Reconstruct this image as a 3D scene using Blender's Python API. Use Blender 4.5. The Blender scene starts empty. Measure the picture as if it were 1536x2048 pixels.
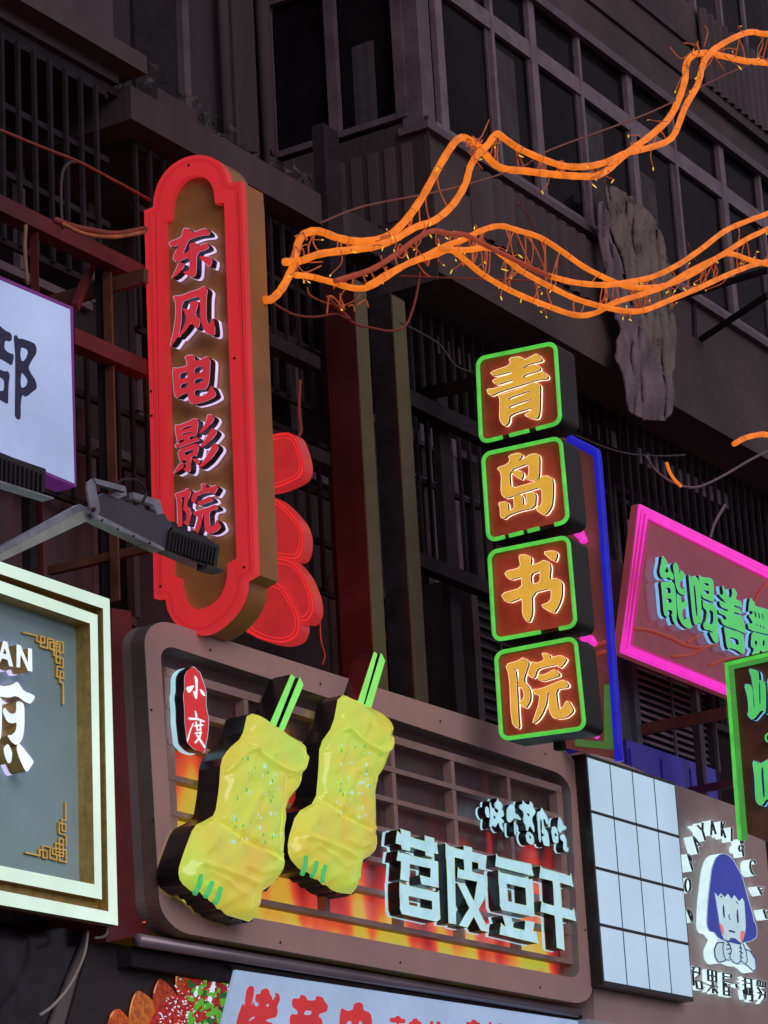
import bpy, math, random
import numpy as np
from mathutils import Vector, Matrix
from mathutils.geometry import tessellate_polygon
random.seed(7); rs = np.random.RandomState(5)
sc = bpy.context.scene
COL = sc.collection

# ------------------------------------------------------------------ camera
FPX = 5572.0
CAM = np.array([0.0, -9.0, 1.6])
RT = np.array([[0.53463858, -0.84337406, -0.0536822],
               [-0.22530057, -0.20347209, 0.95280573],
               [-0.81449447, -0.49731207, -0.29879669]])
cd = bpy.data.cameras.new("camera"); cam = bpy.data.objects.new("camera", cd); COL.objects.link(cam)
cd.sensor_fit = 'VERTICAL'; cd.sensor_height = 36.0; cd.sensor_width = 27.0; cd.lens = FPX * 36 / 2048
cd.clip_end = 2000; cd.clip_start = 0.1
cam.matrix_world = Matrix([[RT[0][i], RT[1][i], RT[2][i], CAM[i]] for i in range(3)] + [[0, 0, 0, 1]])
sc.camera = cam

# ------------------------------------------------------------------ light
wd = bpy.data.worlds.new("World"); sc.world = wd; wd.use_nodes = True
nt = wd.node_tree; nt.nodes.clear()
wo = nt.nodes.new('ShaderNodeOutputWorld'); bg = nt.nodes.new('ShaderNodeBackground'); bg2 = nt.nodes.new('ShaderNodeBackground')
sky = nt.nodes.new('ShaderNodeTexSky'); sky.sky_type = 'NISHITA'; sky.sun_disc = False
sky.sun_elevation = math.radians(-4); sky.sun_rotation = math.radians(200)
add = nt.nodes.new('ShaderNodeAddShader')
nt.links.new(sky.outputs[0], bg.inputs[0]); bg.inputs[1].default_value = 0.1
bg2.inputs[0].default_value = (0.92, 0.80, 1.0, 1); bg2.inputs[1].default_value = 0.30   # city glow of a lit street
nt.links.new(bg.outputs[0], add.inputs[0]); nt.links.new(bg2.outputs[0], add.inputs[1]); nt.links.new(add.outputs[0], wo.inputs[0])
sl = bpy.data.lights.new("sun", 'SUN'); sl.energy = 0.95; sl.angle = math.radians(40); sl.color = (1.0, 0.86, 0.88)
so = bpy.data.objects.new("sun", sl); COL.objects.link(so)
so.rotation_euler = Vector((-0.55, -1.0, 0.42)).to_track_quat('Z', 'Y').to_euler()
sc.view_settings.view_transform = 'Standard'; sc.view_settings.look = 'None'
sc.view_settings.exposure = 0; sc.view_settings.gamma = 1; sc.view_settings.use_curve_mapping = False
sc.cycles.use_denoising = True; sc.cycles.max_bounces = 6; sc.cycles.diffuse_bounces = 3
sc.cycles.sample_clamp_indirect = 4

# ------------------------------------------------------------------ materials
def lin(c):
    return tuple(((v / 255) / 12.92 if v <= 10 else ((v / 255 + .055) / 1.055) ** 2.4) for v in c)
MATS = {}
def mat(name, col, rough=.6, metal=0., var=.25, scale=3., bump=.0, em=None, es=1., col2=None, lo=.35, hi=.7, alpha=1., streak=False, spec=.5, ev=(.86, 1.08)):
    """procedural principled: base colour varied by noise; em = emitted colour (sRGB)"""
    if name in MATS: return MATS[name]
    m = bpy.data.materials.new(name); m.use_nodes = True; n = m.node_tree; p = n.nodes['Principled BSDF']
    c = col if max(col) <= 1.0 else lin(col)
    p.inputs['Roughness'].default_value = rough; p.inputs['Metallic'].default_value = metal
    p.inputs['Specular IOR Level'].default_value = spec
    tc = n.nodes.new('ShaderNodeTexCoord'); mp = n.nodes.new('ShaderNodeMapping'); geo = n.nodes.new('ShaderNodeNewGeometry')
    if streak: mp.inputs['Scale'].default_value = (1, 1, .12)
    n.links.new(geo.outputs['Position'], mp.inputs[0])
    nz = n.nodes.new('ShaderNodeTexNoise'); nz.inputs['Scale'].default_value = scale; nz.inputs['Detail'].default_value = 7; nz.inputs['Roughness'].default_value = .62
    n.links.new(mp.outputs[0], nz.inputs['Vector'])
    rp = n.nodes.new('ShaderNodeValToRGB'); rp.color_ramp.elements[0].position = lo; rp.color_ramp.elements[1].position = hi
    c2 = (col2 if max(col2) <= 1 else lin(col2)) if col2 else tuple(v * (1 - var) for v in c)
    rp.color_ramp.elements[0].color = (*c2, 1); rp.color_ramp.elements[1].color = (*[min(1, v * (1 + var * .5)) for v in c], 1)
    n.links.new(nz.outputs[0], rp.inputs[0]); n.links.new(rp.outputs[0], p.inputs['Base Color'])
    rr = n.nodes.new('ShaderNodeMapRange'); rr.inputs[3].default_value = max(.03, rough - .12); rr.inputs[4].default_value = min(1, rough + .15)
    n.links.new(nz.outputs[0], rr.inputs[0]); n.links.new(rr.outputs[0], p.inputs['Roughness'])
    if bump:
        n2 = n.nodes.new('ShaderNodeTexNoise'); n2.inputs['Scale'].default_value = scale * 9; n2.inputs['Detail'].default_value = 5
        n.links.new(mp.outputs[0], n2.inputs['Vector'])
        b = n.nodes.new('ShaderNodeBump'); b.inputs['Strength'].default_value = bump; b.inputs['Distance'].default_value = .02
        n.links.new(n2.outputs[0], b.inputs['Height']); n.links.new(b.outputs[0], p.inputs['Normal'])
    if em:
        e = lin(em)
        r2 = n.nodes.new('ShaderNodeMapRange'); r2.inputs[1].default_value = .3; r2.inputs[2].default_value = .7
        r2.inputs[3].default_value = es * ev[0]; r2.inputs[4].default_value = es * ev[1]
        n.links.new(nz.outputs[0], r2.inputs[0])
        p.inputs['Emission Color'].default_value = (*e, 1); n.links.new(r2.outputs[0], p.inputs['Emission Strength'])
    if alpha < 1: p.inputs['Alpha'].default_value = alpha
    MATS[name] = m; return m

WIREG = mat('painted_glow_wire', (.5, .16, .05), .6, em=(150, 62, 24), es=.55, scale=20, ev=(.2, 1.3))  # emission stands in for rope light falling on the wires
GRIME = mat('grimy_concrete', (.066, .048, .053), .9, var=.5, scale=1.3, bump=.5, streak=True)
GRIME2 = mat('dark_plaster', (.050, .038, .044), .9, var=.5, scale=1.1, bump=.4, streak=True)
PLAST = mat('plaster_band', (.092, .069, .070), .9, var=.35, scale=.9, bump=.35, col2=(.050, .038, .040))
RIBM = mat('ribbed_cladding', (.085, .061, .068), .8, var=.4, scale=2.0, bump=.3, streak=True)
FRAME = mat('window_frame_paint', (.12, .092, .11), .6, var=.35, scale=4, bump=.2)
FRAME2 = mat('pale_window_frame', (.19, .155, .18), .6, var=.35, scale=4, bump=.2)
IRON = mat('dark_iron', (.028, .024, .028), .8, var=.4, scale=6, spec=.15)
IRON2 = mat('painted_steel', (.035, .028, .032), .5, var=.4, scale=3)
GLASSD = mat('dark_window_glass', (.011, .009, .011), .12, var=.6, scale=1.1, spec=.04)
REDST = mat('dark_red_steel', (.15, .022, .024), .55, var=.5, scale=2, bump=.2)  # one dark red tone for beams, post and brace
RUST = mat('brown_painted_steel', (.16, .06, .035), .6, var=.5, scale=3, bump=.2)
COLSD = mat('red_glow_column_paint', (.065, .016, .016), .42, var=.4, scale=1.2)  # red glow from the flower sign is partly put into this colour
OLIVE = mat('painted_olive_light', (.12, .115, .045), .5, var=.35, scale=1.0)  # olive light on the column fronts, put into the colour
BROWNP = mat('brown_aluminium_panel', (.54, .335, .30), .5, var=.12, scale=1.4, col2=(.46, .30, .275))
BROWNG = mat('grey_brown_panel', (.44, .33, .31), .5, var=.18, scale=1.2)
SILV = mat('brushed_silver_edge', (.55, .58, .56), .35, metal=.6, var=.2, scale=2)
LATT = mat('lattice_bars', (.38, .245, .23), .5, var=.2, scale=3)
BLACKP = mat('black_acrylic', (.014, .014, .017), .3, var=.3, scale=3)
BLACKM = mat('matt_black_return', (.012, .012, .014), .5, var=.3, scale=6)
GOLD = mat('gold_brushed_metal', (.58, .42, .13), .42, metal=.3, var=.3, scale=18, bump=.15)
GOLDP = mat('gold_sign_panel', (.46, .24, .07), .4, var=.3, scale=2.0, col2=(.38, .15, .05))
GOLDS = mat('gold_sign_side', (.46, .21, .06), .45, var=.3, scale=1.2)
DKRED = mat('dark_red_board', (.50, .12, .06), .45, var=.3, scale=3)
E_RED = mat('lit_red_acrylic', (.2, .02, .02), .4, em=(203, 40, 48), es=.88, var=.1, scale=3, ev=(.8, 1.06), streak=True)
E_RED2 = mat('lit_red_character', (.15, .02, .02), .35, em=(200, 48, 60), es=.9, scale=5)
E_REDN = mat('red_neon_line', (.2, .02, .02), .3, em=(242, 46, 46), es=.95, scale=9)
E_REDL = mat('translucent_red_lobe', (.2, .03, .03), .2, em=(178, 38, 42), es=.85, scale=7)
E_GREEN = mat('green_neon_tube', (.02, .1, .02), .3, em=(82, 200, 72), es=1.0, scale=8, ev=(.72, 1.12))
E_GREENF = mat('lit_green_character', (.02, .1, .03), .4, em=(84, 196, 104), es=.95, scale=5)
E_YEL = mat('lit_amber_character', (.2, .13, .03), .4, em=(212, 164, 58), es=.95, scale=6)
E_BACK = mat('white_halo_acrylic', (.3, .3, .35), .3, em=(208, 196, 245), es=1.05, scale=9)
E_BACKB = mat('blue_halo_acrylic', (.2, .3, .35), .3, em=(110, 175, 225), es=1.0, scale=9)
E_BACKW = mat('warm_halo_acrylic', (.3, .3, .25), .3, em=(240, 215, 185), es=2.2, scale=9)
E_PINK = mat('magenta_neon_tube', (.15, .02, .1), .3, em=(240, 55, 195), es=1.0, scale=9)
E_BLUE = mat('blue_neon_tube', (.02, .02, .1), .3, em=(28, 30, 172), es=1.0, scale=9, spec=.1)
E_ORNG = mat('orange_rope_light', (.2, .06, .01), .3, em=(240, 122, 30), es=1.0, scale=9, ev=(.62, 1.14))
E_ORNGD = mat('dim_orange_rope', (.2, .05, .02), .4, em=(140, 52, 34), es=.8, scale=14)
E_BULB = mat('warm_fairy_bulb', (.3, .2, .02), .3, em=(235, 196, 60), es=1.0, scale=9)
E_CYAN = mat('lit_ice_white_acrylic', (.3, .35, .36), .3, em=(160, 208, 222), es=.97, scale=8)
E_WHITE = mat('lit_white_character', (.4, .4, .4), .3, em=(222, 240, 244), es=1.05, scale=8)
E_CREAM = mat('lit_mint_frame', (.4, .45, .4), .35, em=(205, 232, 214), es=.95, scale=1.3)
E_PANE = mat('lit_pale_blue_pane', (.35, .4, .45), .25, em=(156, 186, 208), es=.97, scale=.8, ev=(.93, 1.03))
E_WSIGN = mat('lit_lavender_sign_face', (.35, .38, .45), .35, em=(145, 166, 210), es=.88, scale=1.1)
E_STICK = mat('lit_lime_stick', (.1, .3, .1), .3, em=(130, 226, 100), es=.92, scale=6)
NAVY = mat('navy_print', (.035, .045, .12), .4, var=.15, scale=3)
VIOLE = mat('violet_sign_edge', (.16, .03, .17), .4, var=.2, em=(100, 40, 112), es=.5, scale=3)
WIREM = mat('rust_red_cable', (.28, .05, .03), .6, var=.3, scale=12)
WIREO = mat('orange_brown_twig', (.55, .17, .05), .7, var=.4, scale=12)
WIREK = mat('black_cable', (.05, .042, .045), .6, var=.3, scale=12)
GALV = mat('galvanised_steel', (.34, .37, .42), .4, metal=.35, var=.35, scale=9)
LAMPG = mat('grey_lamp_housing', (.065, .068, .088), .4, var=.2, scale=4)
ASPH = mat('asphalt', (.05, .05, .052), .8, var=.4, scale=5, bump=.4)
PAVE = mat('pavement_stone', (.22, .21, .2), .8, var=.3, scale=3, bump=.2)

# ------------------------------------------------------------------ geometry helpers
def P(px, py, pl):
    ax, v = pl
    d = RT.T @ np.array([(px - 768) / FPX, -(py - 1024) / FPX, -1.0])
    return CAM + d * ((v - CAM[ax]) / d[ax])
WL = {}
def thing(name, label, cat, loc=(0, 0, 0), group=None):
    o = bpy.data.objects.new(name, None); COL.objects.link(o); o.location = loc; o.empty_display_size = .2
    o['label'] = label; o['category'] = cat
    if group: o['group'] = group
    WL[o.name] = Vector(loc); return o
def tag(o, label, cat, group=None):
    o['label'] = label; o['category'] = cat
    if group: o['group'] = group
    return o
def mesh_obj(name, verts, faces, m, parent=None, smooth=False, label=None, kind=None):
    v = np.array(verts, float); c = (v.min(0) + v.max(0)) / 2; c[2] = v[:, 2].min()
    me = bpy.data.meshes.new(name); me.from_pydata([tuple(q) for q in (v - c)], [], faces); me.update()
    ms = m if isinstance(m, (list, tuple)) else [m]
    for q in ms: me.materials.append(q)
    if smooth:
        for p in me.polygons: p.use_smooth = True
    o = bpy.data.objects.new(name, me); COL.objects.link(o)
    setpar(o, parent, c)
    if label: o['label'] = label
    if kind: o['kind'] = kind
    return o
def setpar(o, parent, c):
    c = Vector(c)
    if parent: o.parent = parent; o.location = c - WL[parent.name]
    else: o.location = c
    WL[o.name] = c
def inst(src, parent, c, label=None):
    """another piece sharing src's mesh, standing with its base centre at c"""
    o = src.copy(); COL.objects.link(o); o.parent = None; setpar(o, parent, c); return o
BF = [(0, 1, 3, 2), (4, 6, 7, 5), (0, 4, 5, 1), (2, 3, 7, 6), (0, 2, 6, 4), (1, 5, 7, 3)]
def bxv(x0, x1, y0, y1, z0, z1): return [(x, y, z) for x in (x0, x1) for y in (y0, y1) for z in (z0, z1)]
def box(name, x0, x1, y0, y1, z0, z1, m, parent=None, **k):
    x0, x1 = min(x0, x1), max(x0, x1); y0, y1 = min(y0, y1), max(y0, y1); z0, z1 = min(z0, z1), max(z0, z1)
    return mesh_obj(name, bxv(x0, x1, y0, y1, z0, z1), BF, m, parent, **k)
def bpx(name, pl, a, b, depth, m, parent=None, **k):
    """box whose front face on plane y=pl spans photo-measured corners a, b; goes back by depth"""
    p, q = P(*a, (1, pl)), P(*b, (1, pl)); return box(name, p[0], q[0], pl, pl + depth, p[2], q[2], m, parent, **k)
def off(ax, d):
    o = np.zeros(3); o[ax] = d; return o
def area(l): x, y = l[:, 0], l[:, 1]; return .5 * np.sum(x * np.roll(y, -1) - np.roll(x, -1) * y)
def inside(pt, l):
    x, y = pt; c = False; n = len(l); j = n - 1
    for i in range(n):
        if (l[i][1] > y) != (l[j][1] > y) and x < (l[j][0] - l[i][0]) * (y - l[i][1]) / (l[j][1] - l[i][1]) + l[i][0]: c = not c
        j = i
    return c
def tess(loops):
    """list of nx2 loops (outers and holes) -> list of (group loops, tris)"""
    L = [np.array(l, float) for l in loops]; A = [abs(area(l)) for l in L]
    dep = [sum(1 for j in range(len(L)) if j != i and A[j] > A[i] and inside(L[i][0], L[j])) for i in range(len(L))]
    out = []
    for i in range(len(L)):
        if dep[i] % 2 == 0:
            g = [L[i]] + [L[j] for j in range(len(L)) if dep[j] == dep[i] + 1 and inside(L[j][0], L[i])]
            t = tessellate_polygon([[Vector((a, b, 0)) for a, b in l] for l in g]); out.append((np.vstack(g), t))
    return out
def plate(name, loops, pl, m, parent=None, back=None, **k):
    """flat face of loops (photo-measured outline) on plane pl; back=thickness -> closed rear too"""
    V, F = [], []
    for pts, tr in tess(loops):
        b = len(V); q = [P(x, y, pl) for x, y in pts]; V += q
        F += [tuple(b + i for i in t) for t in tr]
        if back:
            b2 = len(V); V += [v + off(pl[0], back) for v in q]; F += [tuple(b2 + i for i in t[::-1]) for t in tr]
    return mesh_obj(name, V, F, m, parent, **k)
def wall(name, loops, pl, d0, d1, m, parent=None, **k):
    V, F = [], []
    for l in loops:
        b = len(V); n = len(l); q = [P(x, y, pl) for x, y in l]
        V += [v + off(pl[0], d0) for v in q] + [v + off(pl[0], d1) for v in q]
        F += [(b + i, b + (i + 1) % n, b + n + (i + 1) % n, b + n + i) for i in range(n)]
    return mesh_obj(name, V, F, m, parent, **k)
def solid(name, loops, pl, depth, m, parent=None, ms=None, **k):
    """prism: front + sides + rear in ONE mesh; ms = side material"""
    V, F, MI = [], [], []
    for pts, tr in tess(loops):
        b = len(V); q = [P(x, y, pl) for x, y in pts]; V += q; F += [tuple(b + i for i in t) for t in tr]; MI += [0] * len(tr)
        b2 = len(V); V += [v + off(pl[0], depth) for v in q]; F += [tuple(b2 + i for i in t[::-1]) for t in tr]; MI += [1 if ms else 0] * len(tr)
    for l in loops:
        b = len(V); n = len(l); q = [P(x, y, pl) for x, y in l]
        V += q + [v + off(pl[0], depth) for v in q]
        F += [(b + i, b + (i + 1) % n, b + n + (i + 1) % n, b + n + i) for i in range(n)]; MI += [1 if ms else 0] * n
    o = mesh_obj(name, V, F, [m, ms] if ms else m, parent, **k)
    o.data.polygons.foreach_set('material_index', MI); return o
# ---- shapes as signed distance fields in the sign's own outline coordinates
def chaikin(l, n=1):
    l = np.array(l, float)
    for _ in range(n):
        r = np.roll(l, -1, 0); l = np.stack([l * .8 + r * .2, l * .2 + r * .8], 1).reshape(-1, 2)
    return l
def sd_poly(G, l):
    l = np.array(l, float); d = np.full(G.shape[:-1], 1e9); w = np.zeros(G.shape[:-1], int)
    for a, b in zip(l, np.roll(l, -1, 0)):
        e = b - a; L2 = e @ e
        if L2 < 1e-12: continue
        v = G - a; t = np.clip((v @ e) / L2, 0, 1); d = np.minimum(d, np.hypot(v[..., 0] - t * e[0], v[..., 1] - t * e[1]))
        cr = e[0] * v[..., 1] - e[1] * v[..., 0]
        w += ((a[1] <= G[..., 1]) & (b[1] > G[..., 1]) & (cr > 0)).astype(int) - ((a[1] > G[..., 1]) & (b[1] <= G[..., 1]) & (cr < 0)).astype(int)
    return np.where(w != 0, -d, d)
def sd_stroke(G, pts, w, cyc=False):
    d = np.full(G.shape[:-1], 1e9); pts = [np.array(p, float) for p in pts]
    if cyc: pts = pts + [pts[0]]
    for a, b in zip(pts[:-1], pts[1:]):
        e = b - a; L2 = max(e @ e, 1e-9); v = G - a; t = np.clip((v @ e) / L2, 0, 1)
        d = np.minimum(d, np.hypot(v[..., 0] - t * e[0], v[..., 1] - t * e[1]))
    return d - w / 2
def rdp(l, eps):
    l = np.array(l)
    def rec(a, b):
        if b <= a + 1: return []
        e = l[b] - l[a]; n = np.hypot(*e); v = l[a + 1:b] - l[a]
        d = np.abs(e[0] * v[:, 1] - e[1] * v[:, 0]) / n if n > 1e-9 else np.hypot(v[:, 0], v[:, 1])
        i = int(np.argmax(d))
        if d[i] < eps: return []
        i += a + 1; return rec(a, i) + [i] + rec(i, b)
    n = len(l)
    if n < 8: return l
    h = int(np.argmax(np.hypot(*(l - l[0]).T)))
    l = np.vstack([l, l[:1]]); idx = [0] + rec(0, h) + [h] + rec(h, n)
    return l[idx]
def field(polys=(), holes=(), strokes=(), step=1.0, pad=6, ch=1):
    pts = [np.array(p, float) for p in polys] + [np.array(s[0], float) for s in strokes]
    A = np.vstack(pts); mw = max([s[1] for s in strokes] + [0]) / 2
    x0, y0 = A.min(0) - pad - mw; x1, y1 = A.max(0) + pad + mw
    xs = np.arange(x0, x1 + step, step); ys = np.arange(y0, y1 + step, step)
    G = np.stack(np.meshgrid(xs, ys), -1); d = np.full(G.shape[:-1], 1e9)
    for p in polys: d = np.minimum(d, sd_poly(G, chaikin(p, ch) if ch else p))
    for s in strokes: d = np.minimum(d, sd_stroke(G, *s))
    for h in holes: d = np.maximum(d, -sd_poly(G, chaikin(h, ch) if ch else h))
    return xs, ys, d
def contours(f, lev=0., eps=.18):
    xs, ys, D = f; D = D - lev; D = np.where(np.abs(D) < 1e-6, 1e-6, D); seg = {}
    S = D < 0; H, W = D.shape
    cells = np.argwhere((S[:-1, :-1].astype(int) + S[1:, :-1] + S[:-1, 1:] + S[1:, 1:]) % 4 != 0)
    def ep(e):
        (i, j), (k, l) = e; a, b = D[i, j], D[k, l]; t = a / (a - b)
        return (xs[j] + t * (xs[l] - xs[j]), ys[i] + t * (ys[k] - ys[i]))
    for i, j in cells:
        c = [(i, j), (i, j + 1), (i + 1, j + 1), (i + 1, j)]; s = [S[q] for q in c]; ins, outs = [], []
        for k in range(4):
            a, b = c[k], c[(k + 1) % 4]
            if s[k] and not s[(k + 1) % 4]: outs.append((k, tuple(sorted((a, b)))))
            if not s[k] and s[(k + 1) % 4]: ins.append((k, tuple(sorted((a, b)))))
        if len(outs) == 1: seg[outs[0][1]] = ins[0][1]
        else:
            for ko, eo in outs:   # join to the entering edge just before it
                ki = [q for q in ins if (q[0] + 1) % 4 == ko][0]; seg[eo] = ki[1]
    loops = []
    while seg:
        st, nx = seg.popitem(); l = [st]
        while nx != st and nx in seg: l.append(nx); nx = seg.pop(nx)
        if len(l) > 5:
            l = rdp(np.array([ep(e) for e in l]), eps)
            if len(l) > 2 and abs(area(l)) > 2: loops.append(l)
    return loops
def Z(x0, y0, s, *ls):
    """outline measured in an enlargement (origin x0,y0, scale s)"""
    return [[(x0 + a / s, y0 + b / s) for a, b in l] for l in ls]
def Zs(x0, y0, s, *ls): return [([(x0 + a / s, y0 + b / s) for a, b in l[0]], l[1] / s) + tuple(l[2:]) for l in ls]
def glyph(parent, pl, face, polys=(), holes=(), strokes=(), layers=(), step=1.0, ch=1, name='character', label=None, rim=None, grow=0):
    """raised character: face + side returns + glowing rear layer.  layers: (d0,d1,material,growth)"""
    f = field(polys, holes, strokes, step, ch=ch); lp = contours(f, grow)
    o = plate(name, lp, pl, face, parent, label=label)
    if rim:   # thin coloured edge standing just proud of the face
        li = contours(f, grow - rim[1])
        if li: plate('edge_strip', lp + li, (pl[0], pl[1] - .003), rim[0], o)
    for d0, d1, m, g in layers:
        l2 = contours(f, g + grow) if g else lp
        wall('side_return' if m in (BLACKM, GOLD, BLACKP) else 'backlight', l2, pl, d0, d1, m, o)
        if g: plate('backlight', l2, (pl[0], pl[1] + d0), m, o)
    return o
def tube(name, pts, r, m, parent=None, seg=8, cyc=False, **k):
    pts = [np.array(p, float) for p in pts]; n = len(pts); V, F = [], []; up = np.array([0, 0, 1.0]); prev = None
    for i, p in enumerate(pts):
        a = pts[(i - 1) % n] if (cyc or i > 0) else p; b = pts[(i + 1) % n] if (cyc or i < n - 1) else p
        t = b - a; t /= np.linalg.norm(t) + 1e-12
        u = np.cross(t, up if prev is None else prev)
        if prev is None:
            if np.linalg.norm(u) < 1e-3: u = np.cross(t, [1, 0, 0])
            u /= np.linalg.norm(u); w = np.cross(u, t)
        else:
            w = prev - t * (prev @ t); w /= np.linalg.norm(w) + 1e-12; u = np.cross(t, w)
        prev = w; rr = r[i] if hasattr(r, '__len__') else r
        V += [p + rr * (math.cos(2 * math.pi * s / seg) * u + math.sin(2 * math.pi * s / seg) * w) for s in range(seg)]
    for i in range(n if cyc else n - 1):
        j = (i + 1) % n
        F += [(i * seg + s, i * seg + (s + 1) % seg, j * seg + (s + 1) % seg, j * seg + s) for s in range(seg)]
    if not cyc: F += [tuple(range(seg - 1, -1, -1)), tuple((n - 1) * seg + s for s in range(seg))]
    return mesh_obj(name, V, F, m, parent, smooth=True, **k)
def spline(pts, n=6):
    p = [np.array(q, float) for q in pts]; p = [2 * p[0] - p[1]] + p + [2 * p[-1] - p[-2]]; out = []
    for i in range(1, len(p) - 2):
        for k in range(n):
            t = k / n; out.append(.5 * ((2 * p[i]) + (-p[i - 1] + p[i + 1]) * t + (2 * p[i - 1] - 5 * p[i] + 4 * p[i + 1] - p[i + 2]) * t * t + (-p[i - 1] + 3 * p[i] - 3 * p[i + 1] + p[i + 2]) * t ** 3))
    return out + [p[-2]]
def rquad(c, r, n=7):
    """rounded quadrilateral from corner points, r = corner length(s)"""
    c = [np.array(q, float) for q in c]; out = []
    for i in range(4):
        a, b, d = c[i - 1], c[i], c[(i + 1) % 4]; rr = r[i] if hasattr(r, '__len__') else r
        u = (a - b) / np.linalg.norm(a - b) * rr; v = (d - b) / np.linalg.norm(d - b) * rr
        for k in range(n):
            t = k / (n - 1) * math.pi / 2
            out.append(b + u * (1 - math.sin(t)) + v * (1 - math.cos(t)))
    return out
# ================================================================== GROUND
g = mesh_obj('street', [(-60, -40, 0), (120, -40, 0), (120, -1.6, 0), (-60, -1.6, 0)], [(0, 1, 2, 3)], ASPH); g['kind'] = 'structure'
g = box('pavement', -60, 120, -1.6, 2, -.1, .12, PAVE); g['kind'] = 'structure'

# ================================================================== APARTMENT BUILDING
B = thing('apartment_building', 'dark old apartment block with enclosed balconies behind and above the lit signs', 'building', (16, 1.9, 0))
def bb(name, *a, **k): return box(name, *a, parent=B, **k)
bb('wall', 2, 60, 1.9, 2.4, 0, 24, GRIME2)
# long slab and spandrel of the projecting enclosed balconies
bb('floor_slab', 13.2, 16.455, .8, 1.9, 9.48, 9.72, GRIME); bb('cage_roof', 2, 13.2, .9, 1.9, 9.66, 9.72, IRON)
bb('spandrel', 16.46, 60, .5, 1.9, 10.16, 10.5, PLAST)
bb('spandrel', 16.46, 60, .46, 1.9, 9.36, 10.14, PLAST)
bb('dark_joint', 16.47, 60, .52, 1.9, 10.13, 10.17, IRON)  # dark strip in the joint between the two bands
bb('sill', 16.40, 60, .44, .7, 10.5, 10.56, FRAME)
bb('window_head', 17.2, 60, .5, 1.9, 12.36, 12.78, PLAST)
bb('head_lip', 17.2, 60, .44, .5, 12.34, 12.42, FRAME)
bb('upper_slab', 19.6, 60, .44, 1.9, 13.14, 13.2, GRIME); bb('upper_parapet', 17.3, 60, .47, 1.9, 12.79, 13.62, PLAST)
bb('upper_slab_edge', 21.3, 60, .42, .5, 12.70, 12.80, PLAST)
bb('upper_wall', 16.6, 60, .55, 1.9, 12.78, 16, GRIME2)
# corrugated cladding panels: each rib a piece
def ribs(x0, x1, y, z0, z1, w, m, parent, n=1):
    pitch = w * 2; k = int((x1 - x0) / pitch)
    src = None
    box('cladding_sheet', x0, x1, y + .03, y + .05, z0, z1, m, parent)
    for i in range(k):
        x = x0 + pitch * (i + .5)
        if src is None: src = mesh_obj('cladding_rib', [(x - w * .62, y + .03, z0), (x - w * .35, y, z0), (x + w * .35, y, z0), (x + w * .62, y + .03, z0),
                                                        (x - w * .62, y + .03, z1), (x - w * .35, y, z1), (x + w * .35, y, z1), (x + w * .62, y + .03, z1)],
                                       [(0, 1, 5, 4), (1, 2, 6, 5), (2, 3, 7, 6)], m, parent)
        else: inst(src, parent, (x, y + .015, z0))
ribs(21.5, 30, .38, 12.80, 13.6, .075, RIBM, B)
ribs(17.0, 19.0, .42, 9.86, 10.42, .085, RIBM, B)
ribs(9.5, 13.1, .82, 9.9, 11.2, .10, RIBM, B)
ribs(9.5, 13.3, 1.25, 6.3, 7.6, .09, RIBM, B)
# ledge, top left
bb('ledge', 2, 13.28, .72, 1.3, 9.80, 9.93, PLAST)
bb('ledge_moulding', 2, 13.16, .86, 1.9, 9.725, 9.80, GRIME)
bb('balcony_cheek', 13.1, 13.16, .9, 1.9, 9.93, 11.4, RIBM)
# projecting bay: side face on X = 16.46 and front strip windows
XB = 16.46
CURT = mat('drab_curtain', (.055, .048, .055), .9, var=.4, scale=5)
def window_x(y0, y1, z0, z1, ny, label=None):
    f = box('window', XB - .03, XB + .02, y0, y1, z0, z0 + .05, FRAME, B)
    mesh_obj('curtain', [(XB + .036 - .004 * (k_ % 2), y0 + .25 + .05 * k_, z_) for z_ in (z0 + .05, z0 + .75) for k_ in range(5)], [(k_, k_ + 1, k_ + 6, k_ + 5) for k_ in range(4)], CURT, f)
    box('frame', XB - .03, XB + .02, y0, y1, z1 - .05, z1, FRAME, f)
    for i in range(ny + 1):
        y = y0 + (y1 - y0) * i / ny; box('mullion', XB - .035, XB + .02, y - .045, y + .045, z0, z1, FRAME, f)
    for i in range(ny):
        a = y0 + (y1 - y0) * i / ny; b = y0 + (y1 - y0) * (i + 1) / ny
        box('pane', XB + .04, XB + .05, a + .04, b - .04, z0 + .04, z1 - .04, GLASSD, f)
window_x(.68, 1.88, 10.66, 12.02, 2); window_x(.68, 1.88, 12.12, 13.1, 2)
bb('corner_post', XB - .02, XB + .16, .5, .68, 10.5, 16, FRAME)
bb('bay_side_wall', XB - .014, XB - .003, .465, 1.9, 9.3, 10.62, GRIME)
ribsy = None
for i in range(9):
    y = .62 + i * .15
    if ribsy is None: ribsy = box('cladding_rib', XB - .025, XB + .0, y, y + .09, 9.85, 10.45, RIBM, B)
    else: inst(ribsy, B, (XB - .0125, y + .045, 9.85))
bb('bay_interior', XB + .3, 60, 1.2, 1.3, 10.56, 12.4, IRON)
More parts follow.
